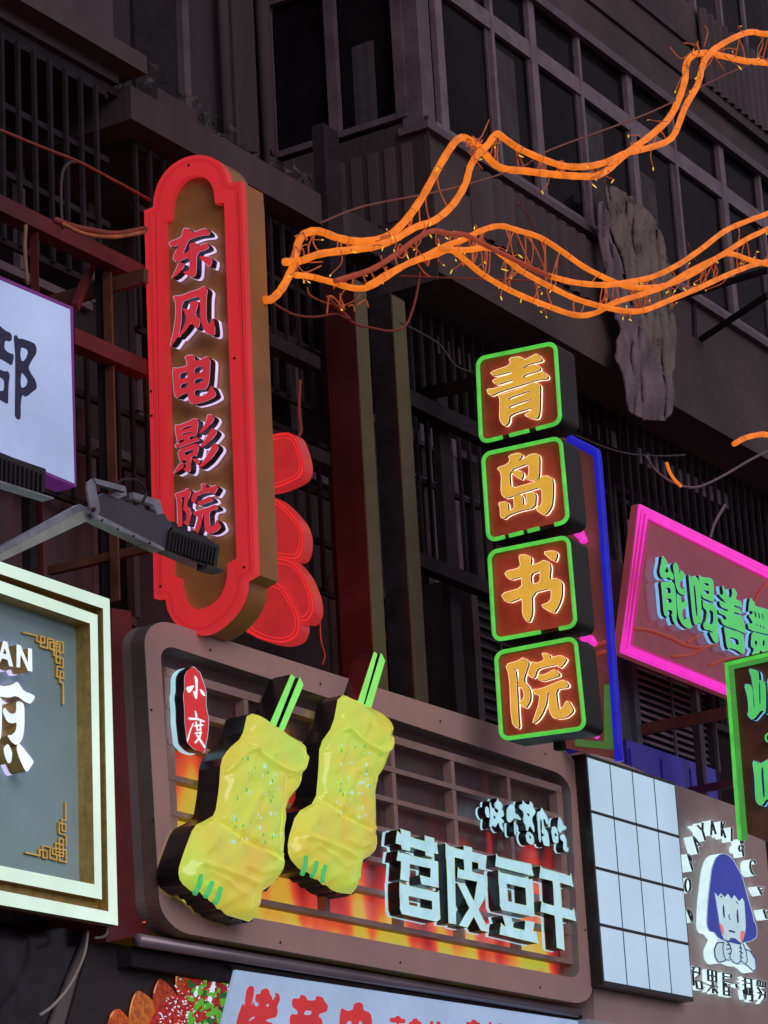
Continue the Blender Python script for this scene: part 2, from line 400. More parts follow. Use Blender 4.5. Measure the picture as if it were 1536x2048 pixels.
# front window strip: upper lights above a heavy transom, lower lights below
MX = [16.75, 17.60, 18.28, 19.10, 20.02, 20.86, 21.85, 22.7, 23.6, 24.5, 25.4, 26.3, 27.2]
bb('transom', 16.62, 28, .49, .58, 11.80, 11.95, FRAME2)
bb('bottom_rail', 16.62, 28, .49, .58, 10.56, 10.64, FRAME2)
for i in range(len(MX) - 1):
    a, b = MX[i], MX[i + 1]; wd_ = .045 if i % 2 else .105
    f = box('window', a - wd_ / 2, a + wd_ / 2, .485, .535, 10.56, 12.36, FRAME2, B)
    box('pane', a + wd_ / 2, b - .04, .53, .534, 10.64, 11.80, GLASSD, f)
    box('pane', a + wd_ / 2, b - .04, .53, .534, 11.95, 12.34, GLASSD, f)
    box('casement_frame', a + wd_ / 2, a + wd_ / 2 + .03, .51, .53, 10.64, 11.8, FRAME, f)
    if i in (1, 3, 4, 7): mesh_obj('curtain', [(a + wd_ / 2 + .05 + .045 * k_, .525 - .003 * (k_ % 2), z_) for z_ in (10.66, 11.5 + .2 * (i % 2)) for k_ in range(8)], [(k_, k_ + 1, k_ + 9, k_ + 8) for k_ in range(7)], CURT, f)
    box('casement_frame', b - .075, b - .04, .51, .56, 10.64, 11.8, FRAME, f)
# next storey windows, top right corner
for x in (21.6, 22.2, 22.75, 23.5):
    f = box('window', x, x + .05, .5, .56, 13.62, 14.6, FRAME2, B); box('pane', x + .05, x + .55, .53, .54, 13.62, 14.6, GLASSD, f)
# left opening, wall piers and drain pipes above the slab
bb('door_opening', 14.70, 15.22, 1.86, 1.89, 9.72, 11.6, IRON); bb('door_jamb', 15.22, 15.30, 1.80, 1.9, 9.72, 11.6, FRAME)
for x, r in ((15.75, .045), (16.3, .06), (17.0, .04)): tube('drain_pipe', [(x, 1.8, 9.72), (x, 1.8, 13)], r, GRIME, B, 8)
bb('pier', 15.9, 16.2, 1.82, 1.9, 9.72, 13, GRIME)

# lower storey windows behind bars: pale frames, sashes and panes
def lower_window(x0, x1, z0, z1, y=1.84, nm=2, m=FRAME2):
    f = box('window', x0, x1, y, y + .05, z0 - .06, z0, m, B)
    box('frame', x0, x1, y, y + .05, z1, z1 + .06, m, f)
    for i in range(nm + 1):
        x = x0 + (x1 - x0) * i / nm; box('mullion', x - .03, x + .03, y - .01, y + .05, z0, z1, m, f)
    box('transom', x0, x1, y - .005, y + .04, z0 + (z1 - z0) * .72, z0 + (z1 - z0) * .72 + .05, m, f)
    box('pane', x0, x1, y + .052, y + .056, z0, z1, GLASSD, f)
for x0, x1, z0, z1, nm, m in ((12.6, 14.1, 8.75, 9.9, 2, FRAME2), (14.6, 15.6, 8.1, 9.5, 2, FRAME), (16.0, 17.2, 8.2, 9.55, 2, FRAME), (17.6, 18.8, 8.9, 9.85, 2, FRAME2),
                              (18.1, 19.3, 7.5, 8.9, 3, FRAME2), (19.9, 21.3, 8.5, 9.75, 2, FRAME2), (21.8, 23.2, 8.3, 9.7, 3, FRAME2), (23.7, 25.0, 8.6, 9.8, 2, FRAME2),
                              (25.5, 27.0, 8.6, 9.8, 2, FRAME2), (13.6, 14.5, 6.6, 7.7, 2, FRAME), (17.0, 18.0, 6.2, 7.4, 2, FRAME), (27.5, 29, 8.6, 9.9, 2, FRAME2), (20.2, 21.6, 7.3, 8.2, 3, FRAME), (22.6, 24.4, 7.4, 8.2, 3, FRAME)):
    lower_window(x0, x1, z0, z1, nm=nm, m=m)
# pale paper/cloth oblongs standing behind the bars catch the light
src = None
for x0, n, z in ((17.35, 7, 9.12), (18.95, 9, 9.10), (20.7, 12, 9.08), (17.0, 4, 8.32), (20.35, 3, 8.35), (21.3, 3, 8.15), (22.5, 3, 8.3)):
    for i in range(n):
        x = x0 + i * .155
        if src is None: src = box('shutter_slat', x, x + .09, 1.02, 1.03, z, z + .14, FRAME2, B)
        else: inst(src, B, (x + .045, 1.025, z))

# ------------------------------------------------------------------ security grilles (each cage a thing)
def cage(label, x0, x1, y, z0, z1, pitch=.155, rails=(0., .33, .66, 1.), depth=.0):
    t = thing('window_grille', label, 'window grille', ((x0 + x1) / 2, y, z0), 'iron security grilles over the windows')
    s = None; k = int((x1 - x0) / pitch)
    for i in range(k + 1):
        x = x0 + i * pitch
        if s is None: s = box('bar', x - .013, x + .013, y, y + .026, z0, z1, IRON, t)
        else: inst(s, t, (x, y + .013, z0))
    for r in rails:
        z = z0 + (z1 - z0) * r; box('rail', x0, x1, y + .027, y + .06, z - .02, z + .02, IRON, t)
    for x in (x0, x1): box('return_bar', x - .015, x + .015, y + .03, 1.88, z1 - .03, z1, IRON, t)
cage('iron window grille under the ledge in the upper left corner', 9.5, 13.05, .85, 8.25, 9.62)
cage('iron window grille directly above and right of the tall red sign', 13.45, 16.2, .95, 8.15, 9.45)
cage('iron window grille between the steel columns and the top green character box', 16.75, 19.9, .90, 7.35, 9.34, rails=(0, .3, .62, 1.))
cage('iron window grille right of the green character boxes below the hanging blanket', 20.1, 23.6, .90, 7.35, 9.34, rails=(0, .3, .62, 1.))
cage('iron window grille at the far right above the magenta sign', 23.8, 30.5, .90, 7.35, 9.34, rails=(0, .3, .62, 1.))
cage('iron window grille behind the tall red sign beside the red flower sign', 12.3, 15.9, 1.1, 6.9, 8.0)

# plants in a trough on the slab
t = thing('plant_trough', 'dark trough of straggly plants on the slab above the tall red sign', 'plant trough', (14.6, .95, 9.72))
box('trough', 13.55, 14.0, .84, 1.1, 9.72, 9.85, GRIME, t)
V, F = [], []
for i in range(520):
    x = 13.4 + rs.rand() * 2.1; y = .85 + rs.rand() * .3; z = 9.74 + abs(rs.randn()) * .12 * (1.2 - .4 * (x - 13.4)) + .02
    a = rs.rand(3) - .5; b_ = rs.rand(3) - .5; a *= .12; b_ *= .05; k = len(V); c = np.array([x, y, max(9.73, z)])
    V += [c, c + a, c + a + b_ + (0, 0, .02)]; F.append((k, k + 1, k + 2))
mesh_obj('foliage', V, F, mat('night_leaves', (.04, .045, .035), .6, var=.5, scale=20), t, kind='stuff')

# blanket hanging out of the window strip
def cloth(name, label, poly, y, m, fold, cat, thick=.0):
    f = field([poly], step=4, ch=2); xs, ys, D = f; V, F, ix = [], [], {}
    def vid(i, j):
        if (i, j) not in ix:
            x, yv, d = xs[j], ys[i], D[i, j]
            if d > 0:
                gx = D[i, min(j + 1, D.shape[1] - 1)] - D[i, max(j - 1, 0)]; gy = D[min(i + 1, D.shape[0] - 1), j] - D[max(i - 1, 0), j]; gn = math.hypot(gx, gy) + 1e-9
                x -= gx / gn * d; yv -= gy / gn * d
            w = fold * (math.sin(x * .12 + yv * .018 + 1.6 * math.sin(yv * .021)) + .6 * math.sin(yv * .055 + .09 * x + 2 * math.sin(x * .05)) + .55 * math.sin(x * .41 - yv * .02 + 1) + .35 * math.sin(yv * .05 + x * .06))
            ix[(i, j)] = len(V); V.append(P(x + 2 * math.sin(yv * .05), yv, (1, y + w)))
        return ix[(i, j)]
    for i in range(len(ys) - 1):
        for j in range(len(xs) - 1):
            if min(D[i, j], D[i + 1, j], D[i, j + 1], D[i + 1, j + 1]) < 0: F.append((vid(i, j), vid(i, j + 1), vid(i + 1, j + 1), vid(i + 1, j)))
    o = mesh_obj(name, V, F, m, None, smooth=True); s = o.modifiers.new('s', 'SOLIDIFY'); s.thickness = .02
    return tag(o, label, cat)
BLK = mat('spotted_blanket', (.17, .14, .125), .95, var=.35, scale=8, bump=.7, lo=.36, hi=.46, col2=(.07, .055, .052))
WHC = mat('pale_lilac_cloth', (.20, .155, .18), .9, var=.35, scale=3.5, bump=.6)
cloth('blanket', 'long spotted grey brown blanket hanging from the window strip', [(1205, 368), (1240, 380), (1300, 430), (1325, 470), (1338, 540), (1346, 640), (1350, 720), (1340, 790), (1318, 800), (1290, 700), (1262, 600), (1235, 500), (1215, 430)], .36, BLK, .021, 'blanket')
cloth('curtain_cloth', 'pale lilac cloth hanging below and left of the spotted blanket', [(1190, 400), (1210, 410), (1232, 510), (1262, 610), (1300, 700), (1345, 770), (1340, 845), (1290, 840), (1252, 825), (1246, 760), (1228, 700), (1240, 660), (1215, 600), (1200, 500)], .33, WHC, .021, 'cloth')

# air conditioners
ACM = mat('bluegrey_ac_casing', (.06, .075, .105), .5, var=.25, scale=3); ACB = mat('blue_light_painted_box', (.045, .04, .50), .4, var=.25, scale=2)  # cabinet colour carries the blue neon light that falls on it
def ac(label, c0, c1, y, m, n, z_extra=0):
    a, b = P(*c0, (1, y)), P(*c1, (1, y)); x0, x1, z1, z0 = a[0], b[0], a[2], b[2]
    t = thing('air_conditioner', label, 'air conditioner', ((x0 + x1) / 2, y, z0))
    box('casing', x0, x1, y + .05, y + .5, z0, z1, m, t)
    for s in (0, 1): box('corner_trim', [x0, x1 - .09][s], [x0 + .09, x1][s], y, y + .05, z0, z1, m, t)
    box('back_grille', x0 + .09, x1 - .09, y + .035, y + .049, z0 + .05, z1 - .05, IRON, t)
    s = None
    for i in range(n):
        z = z0 + .04 + (z1 - z0 - .1) * i / (n - 1)
        if s is None: s = mesh_obj('louvre_slat', [(x0 + .09, y, z), (x1 - .09, y, z), (x1 - .09, y + .02, z + .028), (x0 + .09, y + .02, z + .028), (x0 + .09, y + .006, z - .006), (x1 - .09, y + .006, z - .006)], [(0, 1, 2, 3), (4, 5, 1, 0)], FRAME2 if m is ACM else IRON2, t)
        else: inst(s, t, ((x0 + x1) / 2, y + .01, z - .006))
    for q in (.45, .8): box('centre_rib', x0 + (x1 - x0) * q, x0 + (x1 - x0) * q + .03, y - .004, y + .02, z0, z1, m, t)
    return t
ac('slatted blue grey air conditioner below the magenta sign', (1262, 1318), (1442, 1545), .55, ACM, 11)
ac('dark slatted air conditioner behind the green character boxes', (940, 1150), (1080, 1560), .9, IRON2, 18)
t = thing('storage_cabinet', 'cabinet coloured with painted blue light behind the white square panel', 'cabinet', (20.3, .5, 5.7))
a, b = P(1252, 1478, (1, .45)), P(1440, 1640, (1, .45))
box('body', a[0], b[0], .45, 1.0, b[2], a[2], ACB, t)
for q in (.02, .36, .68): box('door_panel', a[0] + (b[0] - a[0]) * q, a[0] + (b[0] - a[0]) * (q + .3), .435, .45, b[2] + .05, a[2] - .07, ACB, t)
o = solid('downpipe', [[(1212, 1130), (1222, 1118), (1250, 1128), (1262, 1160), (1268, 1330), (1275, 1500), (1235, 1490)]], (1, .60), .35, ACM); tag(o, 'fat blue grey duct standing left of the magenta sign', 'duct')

# ================================================================== STEEL FRAME
S = thing('steel_sign_frame', 'dark steel frame of columns and beams carrying the signs', 'sign frame', (14.5, .6, 5.6))
def column(name, y, pa, pb, top, side, m_side, m_front):
    """pa,pb px x-range of front face at row 750"""
    a = P(pa, 750, (1, y))[0]; b = P(pb, 750, (1, y))[0]; zt = P(pa, top, (1, y))[2]
    o = box(name, a, b, y, y + side, 4.5, zt, m_side, S); box('painted_light_front', a, b, y - .012, y - .002, 4.5, zt - .02, m_front, o); return o  # thin sheet on the front holds the painted light
def ydepth(pfront, y, pback, row=750):
    X = P(pfront, row, (1, y))[0]; return P(pback, row, (0, X))[1] - y
column('column', .45, 715, 739, 560, ydepth(715, .45, 655), COLSD, OLIVE)
column('column', .45, 790, 815, 590, ydepth(790, .45, 745), IRON, OLIVE)
a = P(646, 245, (1, .75)); b = P(676, 245, (1, .75)); box('post', a[0], b[0], .75, .85, 5, a[2], IRON, S)
def beam_x(name, y, p0, p1, th, dep, m):
    a, b = P(*p0, (1, y)), P(*p1, (1, y)); z = (a[2] + b[2]) / 2; return box(name, a[0], b[0], y, y + dep, z - th, z, m, S)
beam_x('red_beam', .3, (-60, 365), (300, 530), .10, .1, REDST)
beam_x('red_beam', .3, (150, 655), (300, 722), .10, .1, REDST)
beam_x('dark_beam', .55, (800, 765), (1010, 875), .12, .1, IRON)
beam_x('dark_beam', .6, (540, 668), (640, 712), .09, .1, IRON)
beam_x('dark_beam', .6, (540, 855), (660, 905), .09, .1, IRON)
beam_x('dark_beam', .5, (830, 1095), (1010, 1180), .10, .1, IRON)
for (x0, x1, y0, y1, y, m, n) in ((75, 89, 460, 1160, .32, REDST, 'red_post'), (224, 238, 545, 1200, .34, RUST, 'post'), (206, 222, 520, 1200, .42, IRON, 'post'), (59, 76, 990, 1180, .35, IRON, 'post'),
                               (1396, 1411, 1365, 1600, .25, IRON2, 'post'), (893, 915, 780, 1440, .7, IRON, 'post'), (1425, 1440, 1390, 1620, .5, IRON, 'post')):
    bpx(n, y, (x0, y0), (x1, y1 - 0), .06, m, S)
def brace(p0, y0, p1, y1, w, h, m):
    a, b = P(*p0, (1, y0)), P(*p1, (1, y1)); d = b - a; d /= np.linalg.norm(d); u = np.array([0, 0, 1.]); s = np.cross(d, u); s /= np.linalg.norm(s); u = np.cross(s, d)
    V = [q + i * s * w / 2 + j * u * h / 2 for q in (a, b) for i in (-1, 1) for j in (-1, 1)]
    mesh_obj('brace', V, [(0, 1, 3, 2), (4, 6, 7, 5), (0, 4, 5, 1), (2, 3, 7, 6), (0, 2, 6, 4), (1, 5, 7, 3)], m, S)
brace((100, 607), .9, (292, 552), .1, .04, .09, RUST); brace((100, 1142), .9, (305, 1094), .1, .04, .05, RUST)
brace((1275, 1462), .6, (1456, 1425), -.3, .04, .09, RUST); brace((1380, 1582), .4, (1470, 1566), -.2, .04, .06, RUST)
brace((195, 500), .6, (150, 615), .3, .04, .05, REDST); brace((840, 790), .9, (958, 765), .0, .05, .09, IRON)
brace((1340, 600), .5, (1536, 540), -.8, .03, .05, IRON); brace((1400, 680), .5, (1536, 590), -.6, .03, .05, IRON); brace((1384, 600), .5, (1388, 690), .5, .05, .05, IRON)

# ================================================================== SHOP FASCIA STRUCTURE
FB = thing('shop_fascia', 'dark shop fascia structure that the lit signs are fixed to', 'shopfront', (16, .5, 0))
box('backing_wall', 11.6, 24, .62, .9, 3.0, 5.66, IRON2, FB); box('backing_wall', 5, 11.6, .62, .9, 2.0, 5.66, IRON2, FB)
a, b = P(1180, 1500, (1, .02)), P(1536, 1637, (1, .02))
solid('panel', [[(1180, 1500), (1350, 1569), (1700, 1693), (1760, 2100), (1190, 2100)]], (1, .02), .5, BROWNG, FB)
box('ledge_strip', P(1183, 1990, (1, -.1))[0], 24, -.05, .02, 3.83, 3.90, SILV, FB)
box('panel_joint', P(1530, 1650, (1, .01))[0], P(1534, 1650, (1, .01))[0], .012, .02, 3.9, 5.73, IRON, FB)
# rounded sill under the brown sign, dark recess under it
a = P(340, 1868, (1, -.03)); b = P(1185, 2012, (1, -.03))
tube('sill_roll', [(a[0] - .12, .10, 3.972), (b[0], .10, 3.972)], .036, mat('satin_sill', (.30, .26, .30), .3, metal=.3, var=.2, scale=2), FB, 12)
box('recess_soffit', a[0] - .1, b[0], .16, .7, 3.84, 3.95, IRON, FB)
solid('side_board', [[(224, 1216), (262, 1222), (300, 1868), (212, 1884)]], (1, .16), .4, mat('dark_red_side_board', (.16, .025, .03), .4, var=.3, scale=2), FB)
o = solid('stone_cladding', [[(-80, 1835), (176, 1862), (118, 2100), (-80, 2100)]], (1, .30), .1, mat('polished_granite', (.02, .021, .035), .15, var=.6, scale=5, col2=(.006, .006, .008), lo=.5, hi=.75), FB)
solid('grey_reveal', [[(176, 1862), (192, 1864), (150, 2100), (80, 2100)]], (1, .28), .1, mat('grey_reveal_paint', (.17, .15, .15), .6, var=.2, scale=3), FB)
solid('black_board', [[(182, 1878), (470, 1932), (470, 2100), (120, 2100)]], (1, .26), .1, IRON2, FB)
tube('cable', [P(*q, (1, .1)) for q in spline([(176, 1862), (168, 1910), (140, 1970), (105, 2012), (80, 2030)])], .009, mat('grey_cable', (.4, .38, .34), .5), FB, 6)
tube('cable', [P(*q, (1, .1)) for q in spline([(215, 1850), (214, 1866), (205, 1874), (190, 1876)])], .008, MATS['grey_cable'], FB, 6)
# ================================================================== SIGN: lavender board, far left
PL = (1, -.1)
W = thing('lavender_signboard', 'pale lavender lit signboard with one dark character at the left edge', 'sign', tuple(P(40, 920, PL)))
face = [[(-120, 506), (0, 560), (140, 619), (149, 967), (0, 904), (-120, 852)]]
outer = [[(-120, 498), (0, 552), (146, 614), (153, 974), (0, 911), (-120, 859)]]
solid('edge_trim', outer, (1, -.096), .14, VIOLE, W); plate('face', face, (1, -.101), E_WSIGN, W)
glyph(W, (1, -.105), NAVY, Z(0, 640, 9.306,
 [(265,330),(275,285),(300,275),(330,310),(345,350),(400,343),(500,375),(640,430),(670,480),(685,560),(675,630),(600,740),(525,880),(580,1000),(650,1100),(685,1200),(685,1280),(600,1340),(520,1410),(470,1430),(430,1385),(400,1450),(385,1600),(390,1780),(370,1860),(320,1840),(285,1780),(285,1600),(295,700),(270,400)],
 [(-260,60),(-60,60),(0,110),(110,205),(190,230),(225,300),(220,380),(170,400),(125,375),(90,400),(80,520),(120,580),(200,625),(245,630),(262,680),(230,830),(210,840),(110,770),(-60,690),(-260,600),(-260,520),(-60,520),(0,470),(10,400),(0,320),(-60,320),(-260,300)],
 [(-260,880),(-60,900),(0,920),(100,960),(140,945),(180,1000),(180,1080),(160,1200),(155,1540),(135,1560),(0,1480),(-60,1450),(-260,1380),(-260,1290),(-60,1310),(0,1320),(75,1320),(90,1200),(75,1100),(0,1060),(-260,1000)]),
 Z(0, 640, 9.306, [(400,500),(510,540),(530,600),(500,700),(440,770),(400,760),(378,650),(385,560)], [(405,960),(490,1060),(525,1130),(500,1220),(450,1255),(400,1265),(380,1150)]),
 layers=[(0, .004, BLACKM, 0)])

# ================================================================== SIGN: mint framed board (left, lettering AN)
A_ = thing('mint_framed_sign', 'square sign with glowing mint double frame, gold returns and letters AN', 'sign', tuple(P(120, 1860, (1, 0))))
yb = ydepth(181, 0., 154, 1300)          # board depth read from the gold return
def ring(o, i, y, d, m, name, ms=None): return solid(name, [o, i], (1, y), d, m, A_, ms=ms)
L = -170
def ly(y0, x1, y1, x0=0): return y0 + (y1 - y0) * (L - x0) / (x1 - x0)
O1 = [(L, ly(1123, 218, 1198)), (219, 1198), (236, 1851), (L, ly(1809, 150, 1835))]
I1 = [(L + 2, ly(1148, 205, 1217)), (206, 1217), (217, 1823), (L + 2, ly(1781, 150, 1810))]
O2 = [(L + 4, ly(1162, 195, 1230)), (195, 1230), (204, 1799), (L + 4, ly(1760, 150, 1789))]
I2 = [(L + 6, ly(1187, 180, 1247)), (180, 1247), (189, 1769), (L + 6, ly(1732, 150, 1762))]
ring(O1, I1, -.03, .06, E_CREAM, 'outer_light_frame', GOLD)
ring([(x, y) for x, y in O1], [(x, y) for x, y in I2], .035, .06, GOLD, 'gold_backing')
ring(O2, I2, -.015, .048, E_CREAM, 'inner_light_frame', GOLD)
wall('gold_return', [I2], (1, -.012), 0, yb + .02, GOLD, A_)
ad = P(181, 1300, (1, 0)); bd = [[(L - 60, 1040), (260, 1200), (290, 1960), (L - 60, 1960)]]
box('case', P(L, 1200, (1, 0))[0], P(219, 1250, (1, 0))[0] - .004, .098, yb + .12, P(236, 1851, (1, 0))[2] + .03, P(219, 1198, (1, 0))[2] - .01, mat('maroon_case', (.13, .03, .025), .5), A_)
BOARD = mat('grey_green_board', (.37, .60, .62), .42, var=.12, scale=1.5)
x0b, x1b = P(L, 1200, (1, 0))[0], P(181, 1300, (1, 0))[0]
box('board', x0b, x1b + .01, yb - .004, yb + .02, P(189, 1769, (1, 0))[2] - .02, P(181, 1247, (1, 0))[2] + .02, BOARD, A_)
fp = yb - .14
LY = [(0.002, .10, GOLD, 0), (.10, .13, E_BACK, .6)]
glyph(A_, (1, fp), E_WHITE, Z(0, 1270, 6.606, [(40,80),(95,95),(175,420),(120,410),(100,330),(30,305),(5,350),(-30,430),(-60,430),(10,200)]), Z(0, 1270, 6.606, [(65,170),(88,255),(38,245)]), layers=LY, ch=0, name='letter')
glyph(A_, (1, fp), E_WHITE, Z(0, 1270, 6.606, [(220,125),(270,140),(370,370),(370,175),(420,185),(425,480),(370,475),(270,250),(265,430),(218,425)]), layers=LY, ch=0, name='letter')
glyph(A_, (1, fp), E_WHITE, Z(0, 1270, 6.606,
 [(-140,760),(-40,670),(60,675),(150,660),(230,615),(260,660),(310,740),(460,800),(450,850),(400,910),(340,890),(220,800),(110,830),(0,810),(-40,810),(-140,900)],
 [(215,875),(270,880),(320,915),(322,1200),(300,1360),(250,1440),(200,1450),(140,1400),(95,1320),(150,1325),(210,1270),(225,1150),(160,1170),(100,1150),(30,1010),(60,950),(110,1020),(160,1045),(215,1025)],
 [(-140,820),(-40,820),(20,830),(30,900),(20,1370),(-40,1380),(-140,1380)],
 [(100,1435),(130,1470),(165,1560),(150,1680),(110,1700),(80,1650),(55,1570),(45,1490)], [(225,1450),(265,1440),(440,1660),(440,1690),(360,1810),(330,1790),(260,1640),(220,1520)]), layers=LY)
FR = mat('gold_fretwork', (.62, .47, .16), .35, metal=.2, var=.2, scale=10, em=(200, 160, 70), es=.45)
w = 26
glyph(A_, (1, yb - .02), FR, strokes=Zs(0, 1270, 6.606, ([(310,-36),(490,10),(490,80),(590,110),(590,30),(540,15),(540,150),(630,175),(630,45),(715,65),(715,195),(660,180),(660,90),(800,125)], w-4), ([(660,185),(800,215)], w-6), ([(715,65),(715,270),(800,290)], w-6),
 ([(800,380),(745,365),(745,80),(835,100),(835,240),(780,228),(790,120)], w-6), ([(795,120),(795,370)], w-8), ([(700,140),(800,165)], w-8), ([(745,285),(835,310),(835,432),(755,412),(755,550),(840,572),(840,490),(797,480),(797,622),(836,640),(838,908)], w-4)),
 layers=[(0, .018, GOLD, 0)], step=.7, name='corner_fret')
w = 24
glyph(A_, (1, yb - .02), FR, strokes=Zs(0, 1640, 9.306, ([(480,605),(745,665),(735,550),(800,565)], w+4), ([(800,480),(800,695),(880,710),(875,575),(800,560)], w), ([(800,480),(940,510),(930,710),(1060,745),(1060,650),(980,635),(985,520),(1060,540)], w), ([(1040,430),(1040,650)], w), ([(1040,430),(1190,470)], w),
 ([(1110,340),(1110,760),(1235,785),(1235,560),(1170,550)], w), ([(1180,360),(1180,680),(1040,650)], w), ([(1110,340),(1180,360)], w), ([(1040,520),(1190,560)], w), ([(1040,590),(1190,620)], w), ([(1235,490),(1235,285),(1105,250),(1105,50),(1160,60)], w), ([(1160,-20),(1160,200),(1225,210),(1225,80),(1150,70)], w), ([(1150,-5),(1225,10),(1225,-330)], w)),
 layers=[(0, .018, GOLD, 0)], step=.6, name='corner_fret')

# ================================================================== SIGN: tall red cinema sign (faces along the street)
CP = (0, 12.60)
C_ = thing('tall_red_sign', 'tall vertical red lit signboard with rounded ends and five red characters on gold', 'sign', tuple(P(410, 1256, CP)))
T_ = lambda l: [tuple(q) for q in l]
co = [(288,421)] + T_(spline([(306,414),(308,392),(318,362),(340,333),(370,315),(400,310),(428,317),(447,337),(458,366)])) + [(481,362),(484,400),(497,780),(510,1147)] + T_(spline([(488,1160),(486,1182),(477,1207),(461,1230),(438,1252),(410,1267),(380,1265),(352,1248),(336,1222),(330,1195)])) + [(308,1197),(299,800)]
ci = [(327,441)] + T_(spline([(338,437),(341,408),(351,377),(369,357),(391,350),(411,356),(425,375),(430,407)])) + [(448,406),(460,760),(473,1117)] + T_(spline([(455,1127),(452,1163),(440,1193),(420,1211),(397,1218),(376,1211),(363,1190),(357,1155)])) + [(343,1151),(335,800)]
def smooth_arc(l): return [tuple(q) for q in l]
solid('lit_border', [co, ci], CP, .05, E_RED, C_)
# thin seam steps in the lit border
cm = [tuple(np.array(p) * .62 + np.array(q) * .38) for p, q in zip([co[0]], [ci[0]])]
solid('case', [co], (0, 12.652), .235, GOLDS, C_)
solid('rear_trim', [[(x, y) for x, y in co]], (0, 12.888), .012, E_REDN, C_)
wall('gold_rim', [ci], (0, 12.60), 0, .045, GOLDP, C_)
plate('gold_panel', [ci], (0, 12.645), GOLDP, C_)
fc = field([co], step=1.5, ch=0); grv = mat('border_seam', (.1, .01, .01), .5, em=(150, 22, 28), es=.8)
for l in ([(311,428),(322,1180)], [(476,385),(500,1140)]):
    solid('seam', [[(l[0][0], l[0][1]), (l[0][0] + .9, l[0][1]), (l[1][0] + .9, l[1][1]), (l[1][0], l[1][1])]], (0, 12.597), .003, grv, C_)
fpl = (0, 12.555)
LR = [(0.002, .052, BLACKM, 0), (.052, .078, E_BACK, .5)]
s = 10.971
CH = [
 ((325,440), [[(120,490),(420,380),(455,180),(560,180),(625,230),(640,290),(940,170),(1040,270),(1030,330),(800,350),(610,420),(560,470),(440,750),(590,680),(580,510),(720,495),(755,530),(755,590),(950,495),(1000,545),(1025,625),(750,720),(745,1160),(700,1240),(640,1250),(500,1200),(445,1135),(560,1115),(590,1060),(595,805),(320,935),(210,840),(370,525),(200,610)],
   [(340,945),(400,930),(470,960),(480,1000),(440,1080),(330,1200),(230,1275),(195,1270),(320,1030)], [(780,795),(1000,795),(1085,850),(1080,930),(1045,1040),(900,920)]], []),
 ((325,570), [[(230,260),(280,235),(400,235),(600,150),(780,100),(900,20),(960,60),(990,120),(965,250),(960,700),(980,800),(1020,880),(1060,800),(1115,700),(1150,950),(1150,1080),(1090,1110),(950,1050),(880,920),(840,780),(820,600),(820,240),(600,300),(425,375),(410,850),(370,1040),(330,1150),(200,1340),(165,1320),(240,1020),(290,650),(290,430),(275,350)],
   [(430,505),(590,550),(610,360),(770,350),(790,400),(710,655),(830,770),(810,880),(760,975),(690,900),(630,825),(520,990),(360,1160),(335,1130),(480,880),(520,700),(480,610)]], []),
 ((325,700), [[(210,385),(340,400),(545,345),(530,240),(480,155),(560,110),(660,110),(705,160),(695,245),(870,200),(960,135),(1040,190),(1050,280),(1025,700),(990,800),(930,875),(870,860),(700,885),(700,990),(800,1020),(900,1000),(1000,930),(1075,750),(1175,960),(1160,1020),(1000,1110),(800,1170),(680,1190),(600,1150),(560,1060),(550,935),(420,980),(340,1050),(290,1030),(255,970)]],
   [[(380,520),(545,465),(555,600),(385,650)],[(400,755),(550,705),(550,815),(395,855)],[(700,395),(885,345),(880,480),(695,530)],[(710,650),(880,605),(880,700),(695,750)]]),
 ((325,820), [[(265,320),(345,335),(560,260),(690,180),(770,205),(785,280),(765,480),(735,570),(580,585),(580,660),(760,585),(810,640),(810,680),(700,700),(310,850),(250,760),(480,690),(475,625),(400,660),(345,715),(320,710)],
   [(325,880),(700,730),(770,750),(800,800),(770,960),(740,1020),(690,1005),(625,1040),(625,1290),(600,1350),(550,1385),(445,1290),(510,1275),(520,1120),(500,1095),(450,1110),(385,1145)],
   [(380,1160),(440,1160),(475,1210),(460,1260),(330,1360),(260,1390),(250,1370)], [(640,1065),(740,1070),(800,1090),(810,1140),(780,1220),(700,1130)],
   [(990,95),(1060,100),(1110,140),(1135,190),(1080,290),(980,400),(830,525),(795,495),(900,360),(960,240)], [(1070,400),(1120,405),(1180,460),(1190,510),(1100,630),(960,760),(850,825),(825,790),(940,640)], [(1120,725),(1170,730),(1220,790),(1225,850),(1130,990),(1020,1130),(880,1240),(800,1270),(780,1240),(900,1110),(1030,900)]],
   [[(410,410),(645,325),(645,370),(412,445)],[(415,525),(650,458),(650,484),(418,558)],[(475,925),(665,860),(670,935),(475,1000)]]),
 ((325,950), [[(265,410),(470,345),(540,285),(620,350),(620,400),(530,660),(600,740),(630,830),(620,950),(565,1130),(440,1035),(520,1010),(530,880),(500,800),(450,780),(470,640),(480,465),(395,480),(430,560),(435,1260),(330,1200),(320,600),(300,480)],
   [(835,195),(930,190),(965,230),(945,290),(1060,260),(1150,220),(1215,270),(1210,310),(1120,450),(1090,400),(1080,370),(900,400),(760,460),(740,560),(700,640),(625,560),(650,440),(695,365),(745,380),(880,310)],
   [(750,575),(850,560),(1000,480),(1060,470),(1105,540),(1100,570),(950,620),(800,680)],
   [(665,800),(720,800),(1000,710),(1170,645),(1220,700),(1210,750),(1025,790),(1040,1120),(1090,1130),(1150,1080),(1195,955),(1275,1120),(1260,1180),(1150,1260),(1000,1285),(930,1220),(910,1000),(915,840),(885,850),(850,1100),(780,1280),(740,1320),(675,1285),(750,1050),(775,910),(700,890)]], [])]
for (cx, cy), po, ho in CH: glyph(C_, fpl, E_RED2, Z(cx, cy, s, *po), Z(cx, cy, s, *ho), layers=LR)
